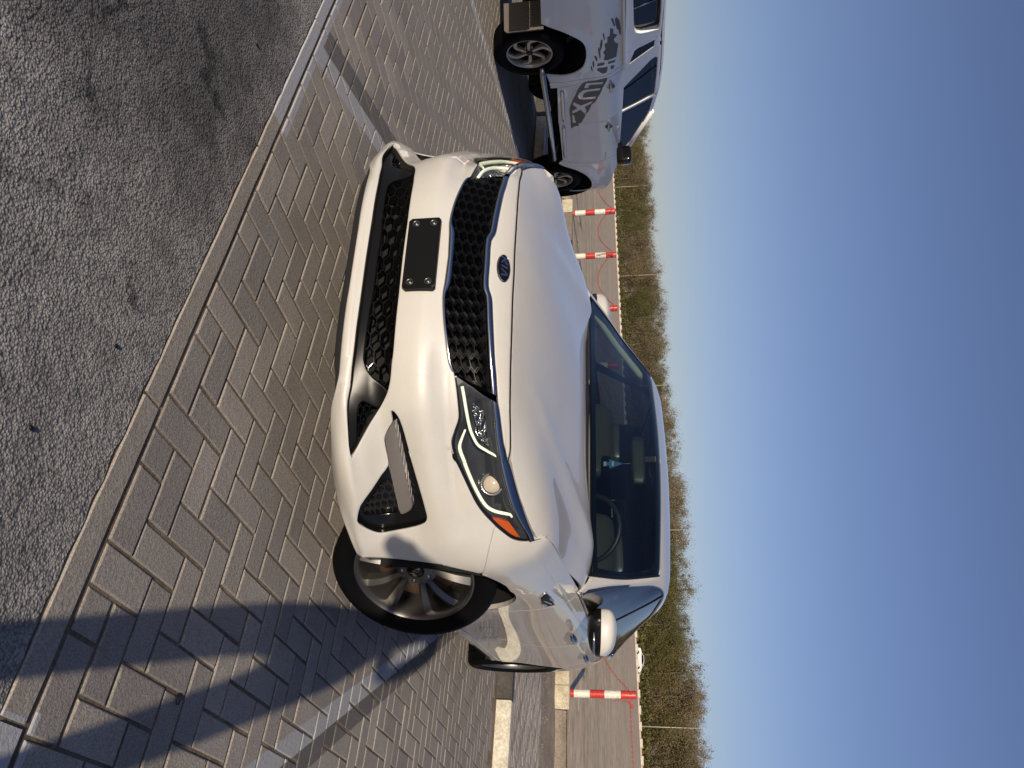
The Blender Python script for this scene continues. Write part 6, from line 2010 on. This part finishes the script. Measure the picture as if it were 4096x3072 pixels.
for xx, zz in ((.615, 1.122), (1.42, 1.081)):
    for sg in (1, -1):
        q = MB(); pts = [(xx + t_, sg * -(wz(zz) + .012 + .018 * (1 - (t_ / .11) ** 2)), zz - .02 * t_) for t_ in np.linspace(-.11, .11, 7)]; q.tube(pts, [.008, .013, .014, .014, .014, .013, .008], 8); q.build('door_handle', M_DKCH, tk)
        q = MB(); q.lathe([(.0, .0), (.035, .0), (.042, -.004)], 18, 0, 'y', (xx, -sg * -(-wz(zz) - .003) if False else (-(wz(zz) + .003)) * sg, zz)); q.build('handle_cup', M_DECAL, tk)
for sg in (1, -1):
    q = MB(); blob_box(q, (1.80, sg * .985, 1.245), (.11, .20, .17), 0, .5); r_ = q.build('door_mirror', M_BLACK, tk)
    q = MB(); blob_box(q, (1.845, sg * .990, 1.25), (.07, .19, .155), 0, .6); q.build('mirror_cap', M_DKCH, r_)
    q = MB(); q.tube([(1.90, sg * .76, 1.20), (1.86, sg * .90, 1.20)], .025, 8); q.build('mirror_arm', M_BLACK, r_)
# mud flap behind the rear wheel
for sg in (1, -1):
    q = MB(); q.add([(x, sg * y, z) for x in (-.405, -.39) for y, z in ((-.50,.52),(-.80,.53),(-.805,.19),(-.78,.165),(-.50,.16))], [(0, 1, 2, 3, 4), (9, 8, 7, 6, 5)] + [(i, (i + 1) % 5, 5 + (i + 1) % 5, 5 + i)[::-1] for i in range(5)])
    mf = q.build('mud_flap', mat('mud_flap_rubber', (.10, .085, .07), .8) if 'mud_flap_rubber' not in bpy.data.materials else bpy.data.materials['mud_flap_rubber'], tk, fix=True)
    if sg == 1:
        letters('HILUX', .075, .002, mat('flap_lettering', (.15, .13, .11), .7), mf, 'flap_lettering', ((-.4085, -.655, .40), (0, -1, 0), (0, 0, 1), (-1, 0, 0)), sx=1.1)
# decals
def dec(poly, m=M_DECAL, off=.0015): return side_part('decal', poly, m, off=off, fl=0, both=False, h=.06, he=.03, tilt=0)
dec([(-.33,1.135),(-.30,1.165),(-.24,1.16),(-.20,1.20),(-.15,1.165),(-.10,1.175),(-.06,1.205),(.0,1.20),(.135,1.185),(.155,1.10),(.146,1.06),(.07,1.075),(.02,1.06),(-.03,1.085),(-.10,1.075),(-.13,1.105),(-.20,1.105),(-.22,1.13)])
for cx, cz_, L, w_, a in ((-.36,1.20,.10,.016,.10),(-.30,1.218,.13,.012,.08),(-.40,1.165,.07,.010,.2),(-.22,1.075,.06,.008,.1),(-.10,1.045,.09,.012,-.1),(.02,1.025,.10,.010,.05),(.10,.99,.05,.012,.2),(.19,.96,.06,.01,0),(.26,.94,.05,.008,.1)):
    n_ = 9; dec([(cx + L * math.cos(w) + .006 * math.sin(5 * w), cz_ + (w_ * math.sin(w) + a * L * math.cos(w)) * (1 + .2 * math.cos(3 * w))) for w in np.linspace(0, 2 * math.pi, n_)[:-1]])
# grey fields left between the white letters
dec([(.178,1.175),(.215,1.17),(.222,1.10),(.184,1.105)]); dec([(.184,1.07),(.226,1.064),(.232,.995),(.188,1.0)]); dec([(.262,1.165),(.315,1.155),(.322,1.125),(.262,1.128)]); dec([(.268,1.10),(.36,1.085),(.375,1.045),(.30,.99),(.266,1.0)])
band_ = [(.452,1.09),(.50,1.085),(.56,1.062),(.63,1.035),(.72,1.012),(.80,.978),(.87,.952),(.93,.905),(1.0,.887),(1.06,.868),(1.10,.835),(1.17,.822),(1.22,.80),(1.275,.785),(1.30,.745),(1.345,.748),(1.36,.70),(1.42,.652),(1.32,.655),(1.20,.662),(1.10,.660),(1.0,.664),(.90,.686),(.80,.715),(.72,.745),(.62,.775),(.54,.812),(.49,.845),(.47,.90),(.475,.97)]
Lg = [(.520,1.045),(.552,1.036),(.545,.905),(.600,.885),(.594,.845),(.508,.872)]
Ug = [(.625,1.015),(.662,1.004),(.668,.872),(.70,.835),(.752,.822),(.772,.85),(.772,.965),(.815,.950),(.815,.83),(.79,.785),(.74,.77),(.68,.79),(.635,.835),(.626,.87)]
Xg = [(.850,.925),(.902,.905),(.955,.835),(1.045,.848),(1.105,.828),(1.01,.785),(1.09,.688),(1.035,.692),(.968,.752),(.905,.705),(.85,.722),(.925,.795)]
side_part('decal', band_, M_DECAL, [Lg, Ug, Xg], off=.0015, fl=0, both=False, h=.06, he=.03, tilt=0)
for k_ in range(9):
    x = .50 + k_ * .055; z = .865 - k_ * .0235 - .075; dec([(x, z), (x + .04, z - .016), (x + .041, z + .006), (x + .001, z + .022)], M_TP, .0025)
# small bright badge at the front door
for k_ in range(6):
    dec([(2.035 + k_ * .026, 1.018 - k_ * .002), (2.052 + k_ * .026, 1.017 - k_ * .002), (2.052 + k_ * .026, 1.040 - k_ * .002), (2.035 + k_ * .026, 1.041 - k_ * .002)], M_CHROME, .003)
# wheels
M_MACH = mat('machined_alloy', (.50, .45, .38), .35, .6)
def truck_wheel(parent):
    R_, rim = .35, .222
    q = MB()
    prof = [(rim, .095), (rim + .015, .112), (rim + .06, .122), (R_ - .03, .118), (R_ - .008, .10), (R_ - .001, .085)]
    for i_, a in enumerate((.072, .06, .058, .034, .032, .022, .020, -.004, -.006, -.02, -.022, -.046, -.048, -.06, -.062, -.085)):
        prof.append((R_ - (.010 if (i_ // 2) % 2 == 0 and 0 < i_ < 15 else 0), a))
    prof += [(R_ - .01, -.105), (R_ - .05, -.12), (rim, -.10)]
    q.lathe(prof, 60, 0, 'y'); q.build('tyre', M_RUBBER, parent)
    q = MB(); q.lathe([(rim + .003, .10), (rim - .003, .104), (rim - .012, .096), (rim - .02, .06), (rim - .025, -.08)], 48, 0, 'y'); q.build('rim', M_MACH, parent)
    q = MB(); q.lathe([(rim - .015, .03), (.05, .045), (.0, .045)], 40, 0, 'y'); q.build('wheel_backing', M_BLACK, parent)
    q = MB()
    for k in range(6):
        a0 = 2 * math.pi * k / 6
        pts = []
        for t_ in np.linspace(0, 1, 7):
            r_ = .035 + (rim - .045) * t_; a = a0 + .10 * t_ + (.42 * max(0, t_ - .62) / .38)
            pts.append((r_, a, .013 + .012 * t_ + (.012 if t_ > .8 else 0)))
        vs = []
        for r_, a, w_ in pts:
            c = np.array([math.cos(a), 0, math.sin(a)]); d = np.array([-math.sin(a), 0, math.cos(a)])
            vs += [c * r_ + d * w_ + [0, .060, 0], c * r_ + d * w_ * .8 + [0, .082, 0], c * r_ - d * w_ * .8 + [0, .082, 0], c * r_ - d * w_ + [0, .060, 0]]
        q.add(vs, [(i * 4 + j, i * 4 + j + 1, (i + 1) * 4 + j + 1, (i + 1) * 4 + j) for i in range(6) for j in range(3)])
        c = (math.cos(a0 + .5) * .058, 0, math.sin(a0 + .5) * .058)
        q.lathe([(.0001, .070), (.009, .069), (.010, .04)], 8, 0, 'y', c)
    q.build('spokes', M_MACH, parent)
    q = MB(); q.lathe([(.0, .09), (.03, .088), (.036, .07), (.036, .04)], 24, 0, 'y'); q.build('centre_cap', M_SATIN, parent)
w = sub('wheel', tk, (0, .675, .35), 0); truck_wheel(w)
for loc, rz in (((0, -.675, .35), math.pi), ((2.78, .675, .35), 0), ((2.78, -.675, .35), math.pi)):
    w2 = copy_tree(w, tk); w2.location = loc; w2.rotation_euler = (0, 0, rz)
# spare wheel under the bed
q = MB(); q.lathe([(.0, -.05), (.2, -.06), (.22, -.09), (.34, -.09), (.35, .0), (.34, .09), (.2, .09)], 30, 0, 'z', (.75, -.1, .42)); q.build('spare_wheel', M_RUBBER, tk)

# ================================================================== the photographer, whose shadow falls on the pavers and the bumper corner
ph = thing('person', 'person in grey clothes standing before the sedan, holding up a phone', 'person', (3.27, 1.79, 0))
def skin_body(name, verts, edges, radii, m, parent, levels=1):
    me = bpy.data.meshes.new(name); me.from_pydata(verts, edges, []); o = bpy.data.objects.new(name, me); COL.objects.link(o)
    md = o.modifiers.new('skin', 'SKIN'); md.use_smooth_shade = True
    for i, r_ in enumerate(radii):
        sv = me.skin_vertices[0].data[i]; sv.radius = r_ if hasattr(r_, '__len__') else (r_, r_)
    me.skin_vertices[0].data[0].use_root = True
    s_ = o.modifiers.new('sub', 'SUBSURF'); s_.levels = levels; s_.render_levels = levels
    me.materials.append(m); o.parent = parent; return o
V = [(0,0,.95),(0,0,1.12),(.01,0,1.30),(.02,0,1.43),(.01,0,1.52),(.0,0,1.58)]
E_ = [(0,1),(1,2),(2,3),(3,4),(4,5)]; Rr = [(.16,.115),(.145,.10),(.17,.11),(.11,.075),(.055,.055),(.06,.06)]
def chain_v(start, pts, rr):
    last = start
    for p, r_ in zip(pts, rr):
        V.append(p); Rr.append(r_); E_.append((last, len(V) - 1)); last = len(V) - 1
for sg in (1, -1):
    chain_v(0, [(.0, sg * .10, .86), (-.01, sg * .125, .50), (.02, sg * .13, .10), (-.08, sg * .14, .045), (-.16, sg * .145, .035)], [.095, .062, .045, .042, .035])
# arms: shoulders -> elbows -> wrists -> phone
ph_c = np.array([-.235, -.33, 1.165])
chain_v(3, [(.02, .20, 1.40), (-.02, .21, 1.13), (-.19, -.20, 1.12)], [.058, .042, .028])
chain_v(3, [(.02, -.20, 1.40), (-.03, -.38, 1.16), (-.19, -.42, 1.13)], [.058, .042, .028])
body = skin_body('body', V, E_, Rr, mat('grey_clothing', (.12, .12, .13), .85), ph)
M_SKIN = mat('skin', (.32, .19, .13), .5)
q = MB(); 
bm = bmesh.new(); bmesh.ops.create_uvsphere(bm, u_segments=20, v_segments=14, radius=1.0)
vs = []
for v in bm.verts:
    x, y, z = v.co; f = 1.0
    if x < -.2 and z < -.3: f = .92
    nose = .10 * math.exp(-((y / .14) ** 2 + ((z + .08) / .2) ** 2)) * (x < 0)
    vs.append((x * .098 * f - nose * .22, y * .078 * (1 - .12 * (z < -.4)), 1.665 + z * .118))
bm.verts.index_update(); q.add(vs, [[v.index for v in f.verts] for f in bm.faces], 0, True); bm.free()
for sg in (1, -1): q.tube([(.01, sg * .078, 1.685), (.015, sg * .088, 1.665), (.01, sg * .08, 1.64)], [.012, .016, .010], 6)
hd = q.build('head', M_SKIN, ph)
q = MB(); bm = bmesh.new(); bmesh.ops.create_uvsphere(bm, u_segments=20, v_segments=12, radius=1.0); vs = [(v.co.x * .104 + .008, v.co.y * .085, 1.685 + v.co.z * .112) for v in bm.verts]; bm.verts.index_update()
q.add(vs, [[v.index for v in f.verts] for f in bm.faces if all(v.co.z > -.1 + (.45 if v.co.x < -.55 else 0) for v in f.verts)], 0, True); bm.free(); q.build('hair', mat('dark_hair', (.015, .012, .01), .7), hd)
for sg, wr in ((1, (-.19, -.20, 1.12)), (-1, (-.19, -.42, 1.13))):
    q = MB(); wr = np.array(wr); inn = np.array([0, -1.0 if sg == 1 else 1.0, 0])
    q.tube([wr, wr + np.array([-.035, 0, .02]) + inn * .012, wr + np.array([-.06, 0, .035]) + inn * .03], [.026, .034, .026], 10, flat=.55)
    for i in range(4):
        b0 = wr + np.array([-.055, 0, -.012 + .022 * i]) + inn * .02; l = (.058, .066, .070, .060)[i]
        q.tube([b0, b0 + np.array([-.012, 0, .004]) + inn * l * .5, b0 + np.array([.0, 0, .006]) + inn * l], [.0095, .009, .007], 7)
    q.tube([wr + np.array([-.02, 0, .04]), wr + np.array([-.01, 0, .065]) + inn * .02, wr + np.array([.0, 0, .075]) + inn * .045], [.012, .011, .008], 7)
    q.build('hand', M_SKIN, ph)
phn = thing('phone', 'dark phone held upright by the person taking the picture', 'phone', (3.27 - .235, 1.79 - .33, 1.165))
q = MB(); blob_box(q, (0, 0, 0), (.009, .074, .155), 0, .08); q.build('phone_body', M_BLACK, phn)
